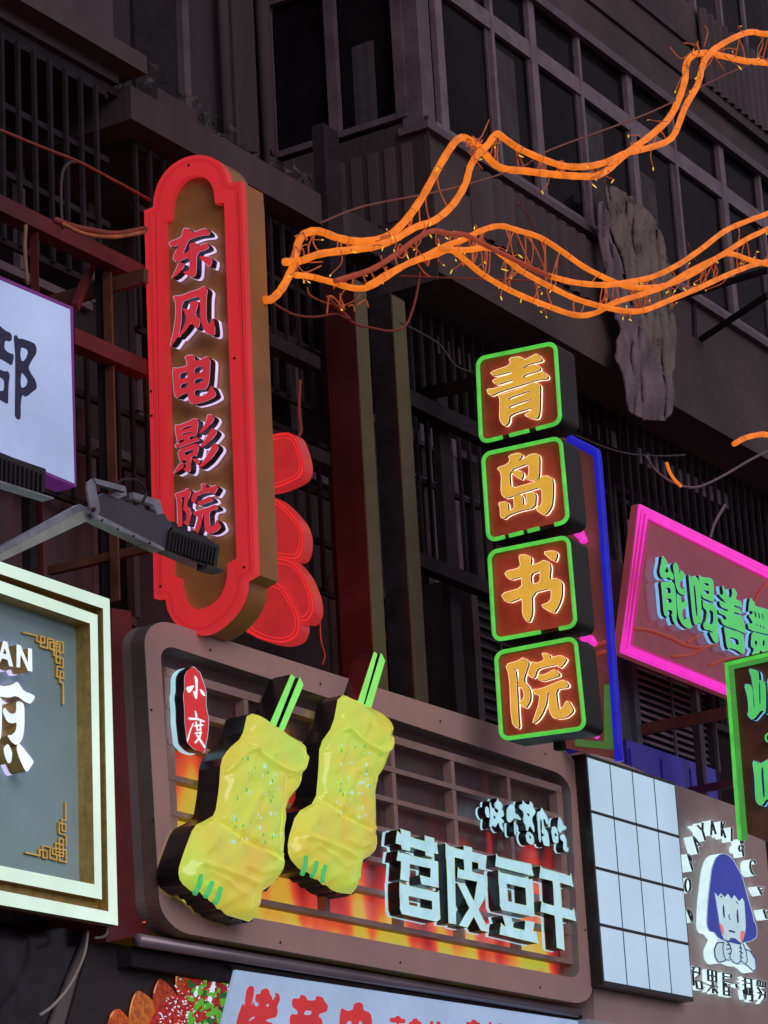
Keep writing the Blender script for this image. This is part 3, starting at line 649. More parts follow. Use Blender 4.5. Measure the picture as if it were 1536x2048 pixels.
for lv in (-8.0, -11.5): plate('seam', contours(fc, lv) + contours(fc, lv - .8), (0, 12.5985), grv, C_)
for q in ((304,832),(470,717),(303,783),(489,1135),(322,1173),(378,331)): box('screw', 12.59, 12.6, *(lambda p: (p[1] - .006, p[1] + .006, p[2] - .006, p[2] + .006))(P(*q, CP)), BLACKM, C_)

# red flower-shaped sign behind it
FL = (0, 13.7)
R_ = thing('red_flower_sign', 'red translucent lobed sign peeping out behind the tall red signboard', 'sign', tuple(P(570, 1290, FL)))
lobes = [[(500,890),(530,874),(545,868),(575,863),(592,872),(605,910),(609,935),(603,955),(580,968),(548,980),(500,985)],
         [(500,985),(548,992),(575,1015),(600,1045),(608,1070),(607,1100),(597,1122),(560,1118),(500,1110)],
         [(500,1110),(566,1113),(590,1125),(612,1155),(627,1195),(629,1225),(618,1245),(604,1246),(590,1230),(560,1170),(500,1180)],
         [(480,1150),(555,1158),(575,1185),(598,1225),(602,1258),(592,1280),(565,1289),(525,1282),(480,1258)]]
for k, l in enumerate(lobes):
    yk = FL[1] + [0.06, .03, .0, -.03][k]; lc = chaikin(l, 2)
    solid('lobe', [lc], (0, yk), .10, E_REDL, R_)
    for kk, (sh, w_) in enumerate(((.93, 2.6), (.80, 1.6))):
        c = np.mean(lc, 0); fo = field(strokes=[([tuple(c + (np.array(q) - c) * sh) for q in lc], w_, True)], step=1.0)
        plate('neon_line', contours(fo), (0, yk - .006 - .002 * kk), E_REDN, R_)
    c = np.mean(lc, 0); plate('added_rear_glow', contours(field(strokes=[([tuple(c + (np.array(q) - c) * .7) for q in lc], 5, True)], step=1.5)), (0, yk + .106), mat('added_rear_red_glow_%d' % (k > 1), (.2, .02, .02), .3, em=(255, 30, 40), es=(10, 55)[k > 1]), R_)  # unseen glowing strips added behind each lobe to redden the steel column

# ================================================================== SIGNS: four green edged character boxes
G1 = [((940,680), [(105,262),(1190,38),(1262,1155),(155,1432)]), ((950,870), [(110,270),(1192,35),(1300,1205),(190,1478)]), ((965,1065), [(93,278),(1195,58),(1302,1302),(165,1505)]), ((980,1265), [(82,288),(1190,75),(1322,1335),(160,1490)])]
GX = 15.5; s = 6.982
GC = [([[(275,450),(570,348),(540,255),(680,232),(728,250),(735,290),(800,260),(880,215),(930,190),(1005,268),(990,290),(820,330),(740,370),(722,405),(800,365),(910,335),(975,385),(960,425),(760,480),(722,530),(800,510),(950,455),(1010,435),(1085,505),(1072,540),(960,548),(870,572),(400,718),(290,775),(255,745),(230,688),(330,680),(600,590),(590,545),(360,625),(300,555),(585,470),(580,430),(330,500)],
   [(385,745),(440,765),(700,680),(880,585),(965,615),(975,660),(965,1030),(930,1100),(820,1080),(755,1045),(850,1000),(860,935),(545,1040),(540,1140),(490,1200),(440,1160),(410,1100),(420,830)]], [[(525,805),(835,700),(840,725),(530,845)], [(535,920),(850,815),(855,840),(540,965)]]),
 ([[(465,290),(600,248),(650,275),(640,310),(580,370),(700,320),(770,270),(860,262),(895,300),(890,580),(840,640),(780,620),(690,605),(755,560),(750,385),(470,490),(490,755),(820,660),(950,572),(1010,570),(1085,620),(1080,900),(1060,1000),(1010,1080),(960,1118),(840,1035),(940,970),(930,715),(600,815),(430,885),(360,820),(370,530),(300,460),(450,410),(490,350)],
   [(490,515),(600,490),(660,520),(665,570),(635,625)], [(325,945),(430,930),(455,970),(460,1060),(550,1030),(535,850),(620,825),(660,860),(665,985),(735,960),(710,810),(820,795),(845,840),(830,1010),(600,1060),(450,1120),(400,1170),(355,1140),(350,1010)]], []),
 ([[(295,550),(540,490),(500,315),(600,310),(680,350),(660,465),(780,430),(860,380),(950,450),(925,675),(1020,632),(1085,680),(1105,720),(1100,900),(1050,1030),(985,1130),(805,1020),(920,980),(960,920),(960,770),(680,840),(690,1130),(635,1265),(555,1150),(560,895),(335,985),(250,855),(550,775),(545,610),(370,660)],
   [(835,275),(1000,250),(1035,290),(1030,340),(1000,412)]], [[(665,575),(805,525),(805,695),(675,730)]]),
 ([[(215,445),(400,395),(455,345),(535,410),(530,450),(455,670),(540,770),(560,860),(555,950),(490,1065),(385,965),(450,960),(480,880),(460,800),(430,750),(385,765),(400,620),(400,500),(320,510),(360,540),(395,1240),(405,1310),(380,1345),(300,1260),(270,600)],
   [(715,285),(800,290),(835,330),(820,365),(970,315),(1060,360),(1050,400),(970,500),(940,440),(700,490),(650,520),(610,645),(525,590),(545,500),(585,400),(635,435),(770,385)], [(650,600),(760,590),(900,510),(965,580),(955,610),(700,685)],
   [(585,795),(700,790),(900,710),(1030,655),(1090,730),(1080,765),(910,785),(945,1080),(1010,1060),(1075,935),(1155,1070),(1140,1120),(1050,1190),(900,1205),(840,1130),(820,1030),(825,830),(800,830),(780,1000),(700,1180),(610,1265),(595,1250),(680,1010),(695,870),(630,860)]], [])]
names4 = ['topmost of the four green neon edged amber character boxes', 'second from top of the four green neon edged amber character boxes', 'third from top of the four green neon edged amber character boxes', 'lowest of the four green neon edged amber character boxes, behind the brown sign edge']
GDARK = mat('charcoal_box_side', (.016, .016, .015), .5, var=.3, scale=4)
for k in range(4):
    (cx, cy), cs = G1[k]; q = [(cx + a / s, cy + b / s) for a, b in cs]
    base = P(*np.mean(q[2:], 0), (0, GX))
    t = thing('character_box_sign', names4[k], 'sign', tuple(base), 'green edged character boxes hung in a column')
    c = np.mean(q, 0); og = [tuple(c + (np.array(v) - c) * 1.045) for v in q]; ig = [tuple(c + (np.array(v) - c) * .965) for v in q]
    solid('case', [rquad(og, 17)], (0, GX + .02), .24, GDARK, t)
    solid('red_panel', [rquad(ig, 14)], (0, GX + .008), .01, DKRED, t)
    lp = rquad(q, 16, 8); pts = [P(a, b, (0, GX - .012)) for a, b in lp]
    # neon tube runs all round with dim gaps along the bottom side
    dn = []
    for i in range(len(pts)):
        a, b = pts[i], pts[(i + 1) % len(pts)]; n_ = max(1, int(np.linalg.norm(b - a) / .02))
        dn += [a + (b - a) * j / n_ for j in range(n_)]
    zb = min(p[2] for p in pts) + .09; gaps = [(.28, .34), (.62, .68)] if k != 3 else []
    if k == 1: gaps = [(.2, .25), (.45, .50), (.66, .82)]
    if k == 2: gaps = [(.60, .78)]
    ys_ = [p[1] for p in pts]; y0_, y1_ = min(ys_), max(ys_); run = []; st = next((i for i, p in enumerate(dn) if p[2] > zb + .3), 0); dn = dn[st:] + dn[:st] + [dn[st]]
    for p in dn:
        f_ = (y1_ - p[1]) / (y1_ - y0_); gap = p[2] < zb and any(a < f_ < b for a, b in gaps)
        if gap:
            if len(run) > 2: tube('neon_tube', run, .0145, E_GREEN, t, 8)
            run = []
        else: run.append(p)
    if len(run) > 2: tube('neon_tube', run, .0145, E_GREEN, t, 8)
    glyph(t, (0, GX - .03), E_YEL, Z(cx, cy, s, *GC[k][0]), Z(cx, cy, s, *GC[k][1]), layers=[(.002, .024, BLACKM, 0), (.024, .036, E_BACKW, .5)])
# bracket post carrying the boxes
o = box('sign_mounting_post', GX + .28, GX + .34, -.62, -.56, 5.5, 8.2, IRON, None); tag(o, 'dark mounting post behind the four character boxes', 'post')

# blue edged translucent sign behind the boxes
BL = (0, 16.9)
T = thing('blue_edged_sign', 'tall brown translucent sign with blue neon edge behind the character boxes', 'sign', tuple(P(1200, 1520, BL)))
bl = [(1100,870),(1140,878),(1165,895),(1194,908),(1240,1522),(1110,1490)]
solid('panel', [bl], (0, 16.92), .06, mat('brown_translucent_panel', (.22, .09, .07), .25, var=.3, scale=2, em=(90, 48, 48), es=.6), T)
tube('blue_neon_tube', [P(*q, BL) for q in spline([(1138,877),(1158,888),(1176,897),(1190,906),(1196,925),(1210,1110),(1224,1310),(1238,1522)])], .032, E_BLUE, T, 8)
for l, r_ in (([(1158,1060),(1166,1078),(1168,1085)], .03), ([(1150,1065),(1158,1073)], .02), ([(1164,1275),(1182,1278),(1188,1290)], .03), ([(1190,1470),(1196,1474)], .02)):
    tube('magenta_neon_piece', [P(*q, (0, 16.85)) for q in l], r_, E_PINK, T, 6)
# tall green-edged panel reflected at its foot
plate('green_band', [[(1208,1370),(1226,1368),(1232,1500),(1150,1492),(1150,1478),(1208,1484)]], (0, 16.905), mat('dim_green_band', (.03, .12, .03), .3, em=(62, 110, 52), es=.8), T)
for (a, b) in (((1190,1292),(1212,1283)), ((1194,1308),(1212,1302))): tube('orange_glow_line', [P(*a, (0, 16.9)), P(*b, (0, 16.9))], .014, E_ORNGD, T, 6)

# ================================================================== SIGN: magenta framed, green characters
PK = (1, .18)
K = thing('magenta_framed_sign', 'slanting red translucent sign with magenta neon border and green characters', 'sign', tuple(P(1400, 1380, PK)))
def extp(a, b, x): return (x, a[1] + (b[1] - a[1]) * (x - a[0]) / (b[0] - a[0]))
po = [(1276,1008), extp((1276,1008),(1536,1135),1800), extp((1240,1307),(1450,1391),1800), (1239,1305)]
solid('panel', [po], PK, .06, mat('red_translucent_panel', (.22, .04, .06), .15, var=.4, scale=1.3, em=(104, 42, 52), es=.85), K)
def inset(l, k): c = np.array([1480., 1190.]); return [tuple(c + (np.array(p) - c) * k) for p in l]
for r_, kx, mm in ((.016, 3, E_PINK), (.013, 10, E_PINK), (.015, 18, E_PINK)):
    q = [(1277+kx*.9, 1008+kx*1.35), extp((1276,1008+kx*1.1),(1536,1135+kx*1.1),1780), extp((1240,1305-kx*.75),(1450,1389-kx*.75),1780), (1240+kx*.95, 1304-kx*.55)]
    tube('magenta_neon_tube', [P(*p, (1, .165)) for p in [q[1], q[0], q[3], q[2]]], r_, mm, K, 8)
solid('inner_glow_band', [[(1279,1012), extp((1276,1010),(1536,1137),1790), extp((1276,1034),(1536,1161),1790), (1299,1043), (1266,1288), extp((1266,1288),(1450,1365),1790), extp((1240,1305),(1450,1389),1790), (1242,1303)]], (1, .176), .003, mat('magenta_glow_acrylic', (.2, .02, .12), .2, em=(168, 30, 92), es=.85, spec=.2), K)
s = 6.508
KG = [([[(155,65),(215,140),(230,190),(190,290),(245,295),(225,220),(250,230),(310,330),(310,380),(290,390),(240,350),(180,380),(140,340),(125,270),(150,160)],
   [(140,405),(180,425),(290,405),(325,460),(345,700),(350,900),(330,975),(300,920),(290,850),(230,845),(230,890),(180,830),(160,560)],
   [(300,185),(330,160),(365,200),(380,310),(400,260),(450,310),(450,370),(385,410),(385,490),(420,510),(460,470),(475,560),(460,600),(380,560),(340,480),(320,330)],
   [(345,565),(390,590),(415,700),(470,630),(490,740),(420,770),(415,860),(450,915),(490,860),(540,960),(545,1010),(500,1025),(420,970),(370,860),(355,700)]],
   [[(200,490),(270,490),(275,565),(215,560)],[(215,625),(285,635),(285,690),(220,680)],[(230,770),(295,790),(290,850),(232,845)]]),
 ([[(500,310),(530,355),(600,345),(640,400),(660,560),(670,740),(680,960),(625,950),(590,985),(560,900),(530,600),(515,450)],
   [(630,320),(670,355),(790,365),(825,410),(830,650),(820,680),(760,650),(690,620),(660,560),(650,420)], [(680,630),(720,690),(830,700),(870,760),(880,900),(890,1180),(870,1215),(830,1190),(770,1060),(820,1080),(820,1060),(740,1035),(720,1040),(690,980),(730,900),(740,780),(700,760)]],
   [[(565,455),(590,460),(625,860),(600,860)],[(695,430),(760,430),(775,470),(705,455)],[(695,520),(770,530),(780,575),(700,565)],[(775,770),(825,800),(830,900),(815,970),(740,950),(770,880)]]),
 ([[(935,460),(960,480),(1020,600),(1055,630),(1075,560),(1060,500),(1100,505),(1135,570),(1110,640),(1150,655),(1185,670),(1200,755),(1090,710),(1100,740),(1180,780),(1200,840),(1090,800),(1100,850),(1200,850),(1250,1060),(1250,1090),(1140,1040),(960,980),(905,880),(1000,915),(990,860),(900,820),(885,770),(1020,800),(1025,780),(920,740),(900,650),(1010,700),(880,570),(960,590)],
   [(960,985),(1000,1030),(1160,1060),(1220,1110),(1235,1330),(1210,1360),(1130,1300),(1040,1270),(1030,1300),(1000,1250),(985,1120)]], [[(1035,1125),(1150,1160),(1165,1240),(1050,1210)]]),
 ([[(1300,610),(1355,680),(1370,735),(1500,765),(1560,790),(1640,820),(1640,1120),(1500,1090),(1290,1040),(1270,950),(1340,960),(1335,930),(1290,860),(1300,840),(1340,830),(1330,790),(1280,800),(1290,730)],
   [(1330,1060),(1400,1080),(1460,1100),(1560,1120),(1640,1150),(1640,1350),(1480,1340),(1440,1300),(1400,1370),(1320,1370),(1360,1290),(1310,1250)]],
   [[(1355,790),(1372,792),(1390,880),(1372,880)],[(1405,805),(1420,808),(1436,895),(1420,893)],[(1452,820),(1468,823),(1484,910),(1468,906)],[(1380,955),(1394,958),(1404,990),(1390,988)],[(1425,965),(1440,968),(1450,1010),(1436,1008)],[(1470,980),(1484,983),(1494,1030),(1480,1028)],[(1370,1170),(1400,1190),(1390,1260),(1360,1210)],[(1470,1170),(1500,1180),(1490,1260),(1465,1240)]])]
for po_, ho_ in KG: glyph(K, (1, .10), E_GREENF, Z(1300, 1100, s, *po_), Z(1300, 1100, s, *ho_), layers=[(.002, .028, BLACKM, 0), (.028, .055, E_BACKB, .4)], step=.9)
# orange strands glimpsed through / reflected in the panel
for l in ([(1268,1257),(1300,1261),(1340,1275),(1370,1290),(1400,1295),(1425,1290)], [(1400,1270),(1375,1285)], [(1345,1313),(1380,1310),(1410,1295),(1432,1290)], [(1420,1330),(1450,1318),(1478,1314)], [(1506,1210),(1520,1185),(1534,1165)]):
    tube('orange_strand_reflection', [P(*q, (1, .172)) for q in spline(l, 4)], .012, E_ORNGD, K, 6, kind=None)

# ================================================================== SIGN: green framed, far right
QX = 18.2
Q = thing('green_framed_sign', 'brown vertical sign with thick green neon frame at the right edge', 'sign', tuple(P(1500, 1640, (0, QX))))
qo = [(1449,1323),(1700,1262),(1720,1760),(1477,1612+48)]
solid('panel', [qo], (0, QX), .10, mat('brown_sign_board', (.16, .06, .03), .45, var=.3, scale=3), Q, ms=GDARK)
for k, (dx, r_, mm) in enumerate(((4, .026, E_GREEN), (11, .026, mat('green_neon_dim', (.03, .1, .03), .4, em=(70, 150, 62), es=.85, scale=16)))):
    tube('green_neon_tube', [P(*p, (0, QX - .02)) for p in [(1720, 1264 + dx), (1451 + dx, 1325 + dx * .9), (1478 + dx, 1680)]], r_, mm, Q, 8)
s = 5.85
for po_, ho_ in (([[(355,270),(460,300),(475,330),(480,420),(500,410),(560,440),(560,790),(540,800),(515,750),(420,870),(385,870),(340,810),(360,780),(350,620),(305,460),(370,460),(405,500),(415,730),(430,735),(400,400)]], [[(478,430),(490,430),(500,690),(482,690)]]),
                 ([[(400,1340),(490,1395),(600,1330),(680,1330),(680,1790),(600,1800),(560,1810),(515,1880),(480,1870),(440,1820),(430,1560)]], [[(500,1440),(530,1420),(550,1780),(525,1780)]]),
                 ([[(570,400),(640,380),(700,420),(700,800),(600,800),(590,600)]], [])):
    glyph(Q, (0, QX - .07), E_GREENF, Z(1436, 1290, s, *po_), Z(1436, 1290, s, *ho_), layers=[(.002, .04, BLACKM, 0), (.04, .066, E_BACKB, .5)])
glyph(Q, (0, QX - .07), E_GREENF, strokes=Zs(1436, 1290, s, ([(600 + 45 * math.cos(a * .6283), 1085 + 50 * math.sin(a * .6283)) for a in range(10)], 22, True)), layers=[(.002, .05, BLACKM, 0)])
# ================================================================== SIGN: big brown framed sign with skewers
M = thing('brown_framed_sign', 'large brown rounded shop sign with flame print, lattice and raised white characters', 'sign', tuple(P(760, 1935, (1, 0))))
mo = rquad([(286,1228),(1158,1502),(1187,2012),(322,1858)], [62,58,40,60], 10)
mi = rquad([(320,1286),(1140,1553),(1160,1958),(352,1806)], [32,34,22,34], 8)
solid('frame', [mo, mi], (1, 0), .16, BROWNP, M, ms=mat('satin_frame_side', (.30, .29, .29), .35, metal=.25, var=.2, scale=2))
o = wall('silver_edge', [mo], (1, 0), .004, .10, SILV, M); 
# flame print on the recessed back panel
fm = bpy.data.materials.new('flame_print'); fm.use_nodes = True; n = fm.node_tree; p = n.nodes['Principled BSDF']
geo = n.nodes.new('ShaderNodeNewGeometry'); sp = n.nodes.new('ShaderNodeSeparateXYZ'); n.links.new(geo.outputs['Position'], sp.inputs[0])
mp = n.nodes.new('ShaderNodeMapping'); mp.inputs['Scale'].default_value = (1.5, 1, .42); n.links.new(geo.outputs['Position'], mp.inputs[0])
nz = n.nodes.new('ShaderNodeTexNoise'); nz.inputs['Scale'].default_value = 1.5; nz.inputs['Detail'].default_value = 1.2; nz.inputs['Distortion'].default_value = .5; n.links.new(mp.outputs[0], nz.inputs['Vector'])
def mth(op, a, b):
    q = n.nodes.new('ShaderNodeMath'); q.operation = op
    for i, v in enumerate((a, b)):
        if isinstance(v, (int, float)): q.inputs[i].default_value = v
        else: n.links.new(v, q.inputs[i])
    return q.outputs[0]
ht = mth('MULTIPLY', mth('SUBTRACT', sp.outputs[2], 4.05), .52)          # 0 at the foot of the print
lf = mth('MULTIPLY', mth('MAXIMUM', mth('SUBTRACT', 13.3, sp.outputs[0]), 0), .38)
v = mth('ADD', mth('SUBTRACT', mth('ADD', mth('MULTIPLY', nz.outputs[0], 1.5), -.01), ht), lf)
rp = n.nodes.new('ShaderNodeValToRGB'); rp.color_ramp.elements[0].position = .10; rp.color_ramp.elements[0].color = (*lin((34, 22, 26)), 1)
rp.color_ramp.elements[1].position = .74; rp.color_ramp.elements[1].color = (*lin((206, 176, 60)), 1)
for ps, c in ((.28, (60, 26, 30)), (.42, (165, 38, 40)), (.52, (205, 64, 48)), (.60, (222, 96, 48)), (.67, (212, 160, 56)), (.86, (176, 184, 56)), (.97, (225, 84, 60))):
    e = rp.color_ramp.elements.new(ps); e.color = (*lin(c), 1)
n.links.new(v, rp.inputs[0]); n.links.new(rp.outputs[0], p.inputs['Emission Color']); p.inputs['Emission Strength'].default_value = .9
p.inputs['Base Color'].default_value = (.05, .035, .035, 1); p.inputs['Roughness'].default_value = .25
x0, x1 = P(322, 1500, (1, 0))[0], P(1162, 1700, (1, 0))[0]
box('flame_print_panel', x0, x1 + .0, .145, .158, 4.085, 5.70, fm, M)
# lattice: horizontal and vertical bars, each a piece
yl = .045
def zof(x, y): return P(x, y, (1, yl))
zr = [zof(600, 1400 - 0)[2], 0]
ztop = zof(1020, 1548)[2]; zbot = zof(740, 1840)[2]
xl, xr = zof(343, 1500)[0], zof(1128, 1700)[0]
rows = [ztop + (zbot - ztop) * i / 5.92 for i in range(7)]
xv = [xl, zof(493, 1400)[0], zof(640, 1450)[0], zof(786, 1500)[0], zof(908, 1560)[0], zof(1020, 1590)[0], xr]
for i, z in enumerate(rows):
    h = .032 if i else .05
    box('lattice_rail', xl - .03, xr + .03, yl, yl + .07, z - h / 2, z + h / 2, LATT, M)
for i, x in enumerate(xv):
    w = .04 if i in (0, 6) else .022
    box('lattice_upright', x - w, x + w, yl + .004, yl + .066, rows[-1], rows[0], LATT, M)
for q in ((420, 1300), (640, 1368), (880, 1442), (1090, 1508), (1158, 1640), (1170, 1860), (1080, 1975), (800, 1925), (560, 1885), (302, 1420), (305, 1640)):
    p_ = P(q[0], q[1] , (1, 0)); tube('screw', [p_ + np.array([0, .002, 0]), p_ - np.array([0, .006, 0])], .007, BLACKM, M, 8)
# raised characters
s = 7.68
LC = [(.002, .085, BLACKP, 0), (.085, .105, E_CYAN, .9)]
YRIM = mat('lime_edge_light', (.1, .1, .02), .4, em=(190, 205, 60), es=.9)
fl = (1, -.07)
BC = [(Z(765, 1630, s, [(225,235),(285,295),(275,215),(425,265),(425,340),(650,400),(645,320),(790,360),(785,430),(830,420),(860,600),(785,590),(790,655),(665,625),(660,560),(430,490),(425,560),(300,525),(290,460),(205,435)],
        [(240,540),(270,580),(855,715),(865,1120),(600,1060),(570,920),(735,965),(740,820),(420,750),(410,1025),(270,990),(290,710),(220,700)], [(260,1010),(290,1060),(840,1190),(870,1150),(890,1600),(830,1640),(300,1520),(270,1440)]),
       Z(765, 1630, s, [(400,1240),(760,1320),(765,1455),(405,1385)])),
      (Z(740, 1450, 3.072, [(463,725),(480,742),(500,750),(520,812),(530,1225),(482,1218),(472,900)], [(463,725),(480,745),(718,805),(710,893),(665,883),(665,848),(520,812),(490,805)], [(575,743),(625,755),(628,930),(580,915)],
        [(540,865),(548,885),(720,930),(722,975),(690,968),(538,938)], [(660,955),(722,935),(722,985),(700,1070),(660,1140),(600,1245),(545,1232),(640,1075)], [(535,970),(590,985),(735,1275),(680,1262)]), []),
      (Z(965, 1680, s, [(210,215),(240,265),(745,375),(790,555),(740,545),(200,405)], [(240,455),(280,500),(740,605),(765,590),(800,1160),(760,1175),(300,1075),(270,1010)], [(305,1160),(440,1190),(470,1345),(645,1385),(655,1240),(795,1265),(770,1405),(825,1420),(855,1590),(265,1450),(285,1260),(310,1300),(355,1330)]),
       Z(965, 1680, s, [(370,665),(660,735),(675,1005),(390,945)])),
      (Z(965, 1680, s, [(890,400),(920,440),(1340,550),(1355,520),(1390,715),(1190,655),(1215,1040),(1380,1080),(1400,1055),(1440,1250),(1225,1190),(1255,1690),(1140,1655),(1110,1160),(895,1100),(905,935),(940,965),(1100,1010),(1080,630),(875,580)]), [])]
for po_, ho_ in BC: glyph(M, fl, E_CYAN, po_, ho_, layers=LC, ch=0, rim=(YRIM, .55))
SC = [([[(215,170),(250,200),(265,350),(230,350),(195,280),(195,200)],[(260,80),(290,150),(300,200),(330,200),(350,260),(390,280),(400,230),(350,200),(335,130),(375,90),(380,40),(400,95),(450,130),(465,200),(440,225),(470,230),(490,320),(430,350),(480,390),(480,430),(440,430),(475,510),(470,565),(420,500),(400,410),(350,505),(310,460),(280,515),(262,480),(275,330)]], [[(310,310),(365,330),(340,385)]]),
 ([[(600,140),(640,150),(655,230),(650,280),(700,300),(745,370),(745,390),(640,350),(600,410),(560,425),(530,390),(525,230),(560,160)],[(635,385),(665,440),(670,630),(640,600)]], []),
 ([[(765,80),(810,130),(870,160),(880,95),(920,130),(930,200),(970,240),(965,280),(920,340),(915,400),(950,490),(950,590),(890,480),(870,480),(850,560),(820,540),(820,470),(780,400),(790,260),(720,200),(725,150),(770,140)],[(850,560),(890,575),(940,630),(950,740),(910,765),(850,740),(815,640),(830,580)]], [[(840,265),(880,300),(875,335),(840,310)],[(865,610),(905,650),(890,680),(870,650)]]),
 ([[(990,260),(1040,250),(1060,195),(1090,250),(1160,360),(1165,470),(1130,430),(1110,370),(1085,360),(1100,500),(1160,570),(1180,690),(1185,785),(1100,780),(1080,700),(1060,640),(1110,620),(1060,580),(1070,500),(1060,370),(1035,380),(1055,740),(1020,700),(1000,480)]], []),
 ([[(1215,490),(1270,480),(1310,540),(1325,720),(1290,750),(1240,730),(1215,600)],[(1330,330),(1375,400),(1390,460),(1440,490),(1430,530),(1385,535),(1345,590),(1310,540),(1310,400)],[(1340,620),(1400,600),(1440,680),(1445,800),(1475,820),(1465,870),(1420,870),(1390,820),(1400,720),(1350,680)]], [[(1260,570),(1300,610),(1295,635),(1265,630)]])]
for po_, ho_ in SC: glyph(M, (1, -.03), E_CYAN, Z(945, 1590, s, *po_), Z(945, 1590, s, *ho_), layers=[(.002, .055, BLACKP, .6), (.055, .07, E_CYAN, 1.1)], step=.8)
# small red oval with two white characters
s = 10.24
ov = Z(340, 1320, s, [(460,135),(500,150),(560,220),(610,250),(640,330),(680,450),(720,570),(745,680),(735,850),(745,1000),(795,1200),(785,1400),(770,1550),(740,1700),(700,1890),(640,1880),(560,1860),(480,1820),(400,1740),(350,1680),(330,1500),(300,1250),(300,1050),(290,900),(270,740),(300,600),(295,450),(300,320),(350,220)])
glyph(M, (1, -.05), E_RED, ov, layers=[(.002, .06, BLACKP, 0), (.06, .095, E_CYAN, .8)], name='oval_badge')
glyph(M, (1, -.054), E_WHITE, Z(340, 1320, s, [(495,290),(570,380),(570,560),(555,805),(520,790),(460,620),(520,665),(530,560)], [(315,560),(490,515),(495,540),(395,695)], [(605,580),(700,650),(725,740),(690,735),(630,670)]), step=.4)
glyph(M, (1, -.054), E_WHITE, Z(340, 1320, s, [(505,1015),(550,1090),(565,1190),(525,1190)], [(360,1175),(560,1185),(720,1250),(715,1280),(560,1225),(400,1230)], [(480,1270),(490,1310),(430,1430),(365,1690),(345,1650),(400,1450)]),
      strokes=Zs(340, 1320, s, ([(510,1350),(670,1330)], 32), ([(535,1270),(560,1440)], 32), ([(630,1250),(625,1440)], 32), ([(560,1435),(635,1420)], 26), ([(520,1500),(640,1480),(600,1600),(520,1690)], 34), ([(555,1540),(620,1640),(715,1785)], 38)), step=.4)
# two food skewers: pillow-shaped lit faces on deep black cases
def skewer(poly, sticks, folds, dx, sesame, greens, label, y=-.16):
    t = thing('food_skewer_model', label, 'sign figure', tuple(P(*np.mean(poly, 0), (1, y))), 'giant lit food skewers on the brown sign')
    f = field([poly], step=2.2, ch=1); xs, ys, D = f; lp = contours(f, eps=.35)
    wall('case_side', lp, (1, y), 0, .15, BLACKP, t); plate('case_back', lp, (1, y + .15), BLACKP, t)
    X_, Y_ = np.meshgrid(xs, ys); Hh = .075 * (1 - np.exp(np.minimum(D, 0) / 9.))
    G_ = np.stack([X_, Y_], -1)
    for pts, w_, a in folds: Hh = Hh + .62 * a * np.exp(-(np.maximum(sd_stroke(G_, pts, 0), 0) / w_) ** 2) * (D < -2)
    Hh += .006 * np.sin(X_ * .12 + Y_ * .05) * np.sin(Y_ * .09 - X_ * .03) * (D < -4)
    V, F, ix = [], [], {}
    def vid(i, j):
        if (i, j) not in ix:
            x, yv, d = xs[j], ys[i], D[i, j]
            if d > 0:   # pull outside vertices on to the outline
                gx = (D[i, min(j + 1, D.shape[1] - 1)] - D[i, max(j - 1, 0)]); gy = (D[min(i + 1, D.shape[0] - 1), j] - D[max(i - 1, 0), j]); gn = math.hypot(gx, gy) + 1e-9
                x -= gx / gn * d; yv -= gy / gn * d; h = 0
            else: h = Hh[i, j]
            ix[(i, j)] = len(V); q = P(x, yv, (1, y)); V.append(q - np.array([0, max(h, 0), 0]))
        return ix[(i, j)]
    for i in range(len(ys) - 1):
        for j in range(len(xs) - 1):
            if min(D[i, j], D[i + 1, j], D[i, j + 1], D[i + 1, j + 1]) < 0: F.append((vid(i, j), vid(i, j + 1), vid(i + 1, j + 1), vid(i + 1, j)))
    mesh_obj('glowing_face', V, F, SKM, t, smooth=True)
    teeth = [tuple(q) for q in poly]; bi = [i for i in range(len(poly) - 1) if poly[i][1] > max(q[1] for q in poly) - 110 and poly[i + 1][0] < poly[i][0] - .5]
    for i in bi[:8]:
        a_, b_ = np.array(poly[i]), np.array(poly[i + 1]); c_ = (a_ + b_) / 2 + (0, 6)
        solid('case_tooth', [[tuple(a_ - (0, 2)), tuple(c_), tuple(b_ - (0, 2))]], (1, y + .02), .12, BLACKP, t)
    for st in sticks: solid('stick', [st], (1, y + .02), .005, E_STICK, t); wall('stick_side', [st], (1, y + .026), 0, .15, BLACKP, t)
    for g_ in greens: tube('chive', [P(*q, (1, y - .075)) for q in spline(g_, 3)], .015, mat('green_topping', (.05, .3, .1), .3, em=(64, 178, 96), es=.8), t, 6)
    for k_ in range(sesame[4]):
        x = sesame[0] + rs.rand() * (sesame[2] - sesame[0]); yv = sesame[1] + rs.rand() * (sesame[3] - sesame[1])
        if sd_poly(np.array([[[x, yv]]]), poly)[0, 0] > -15: continue
        c = P(x, yv, (1, y)) - np.array([0, .085, 0]); r_ = .005 + .005 * rs.rand()
        pts = [c + np.array([r_ * math.cos(a) * .7, 0, r_ * math.sin(a) * 1.5]) for a in np.arange(6) * 1.047]
        mesh_obj('sesame_seed', pts + [c - np.array([0, .008, 0])], [(i, (i + 1) % 6, 6) for i in range(6)], E_CYAN if rs.rand() < .7 else MATS.get('green_topping', E_STICK), t)
    return t
SKM = bpy.data.materials.new('lit_yellow_green_relief'); SKM.use_nodes = True; n = SKM.node_tree; p = n.nodes['Principled BSDF']
geo = n.nodes.new('ShaderNodeNewGeometry'); nz = n.nodes.new('ShaderNodeTexNoise'); nz.inputs['Scale'].default_value = 2.3; nz.inputs['Detail'].default_value = 1.5; nz.inputs['Distortion'].default_value = .6
n.links.new(geo.outputs['Position'], nz.inputs['Vector'])
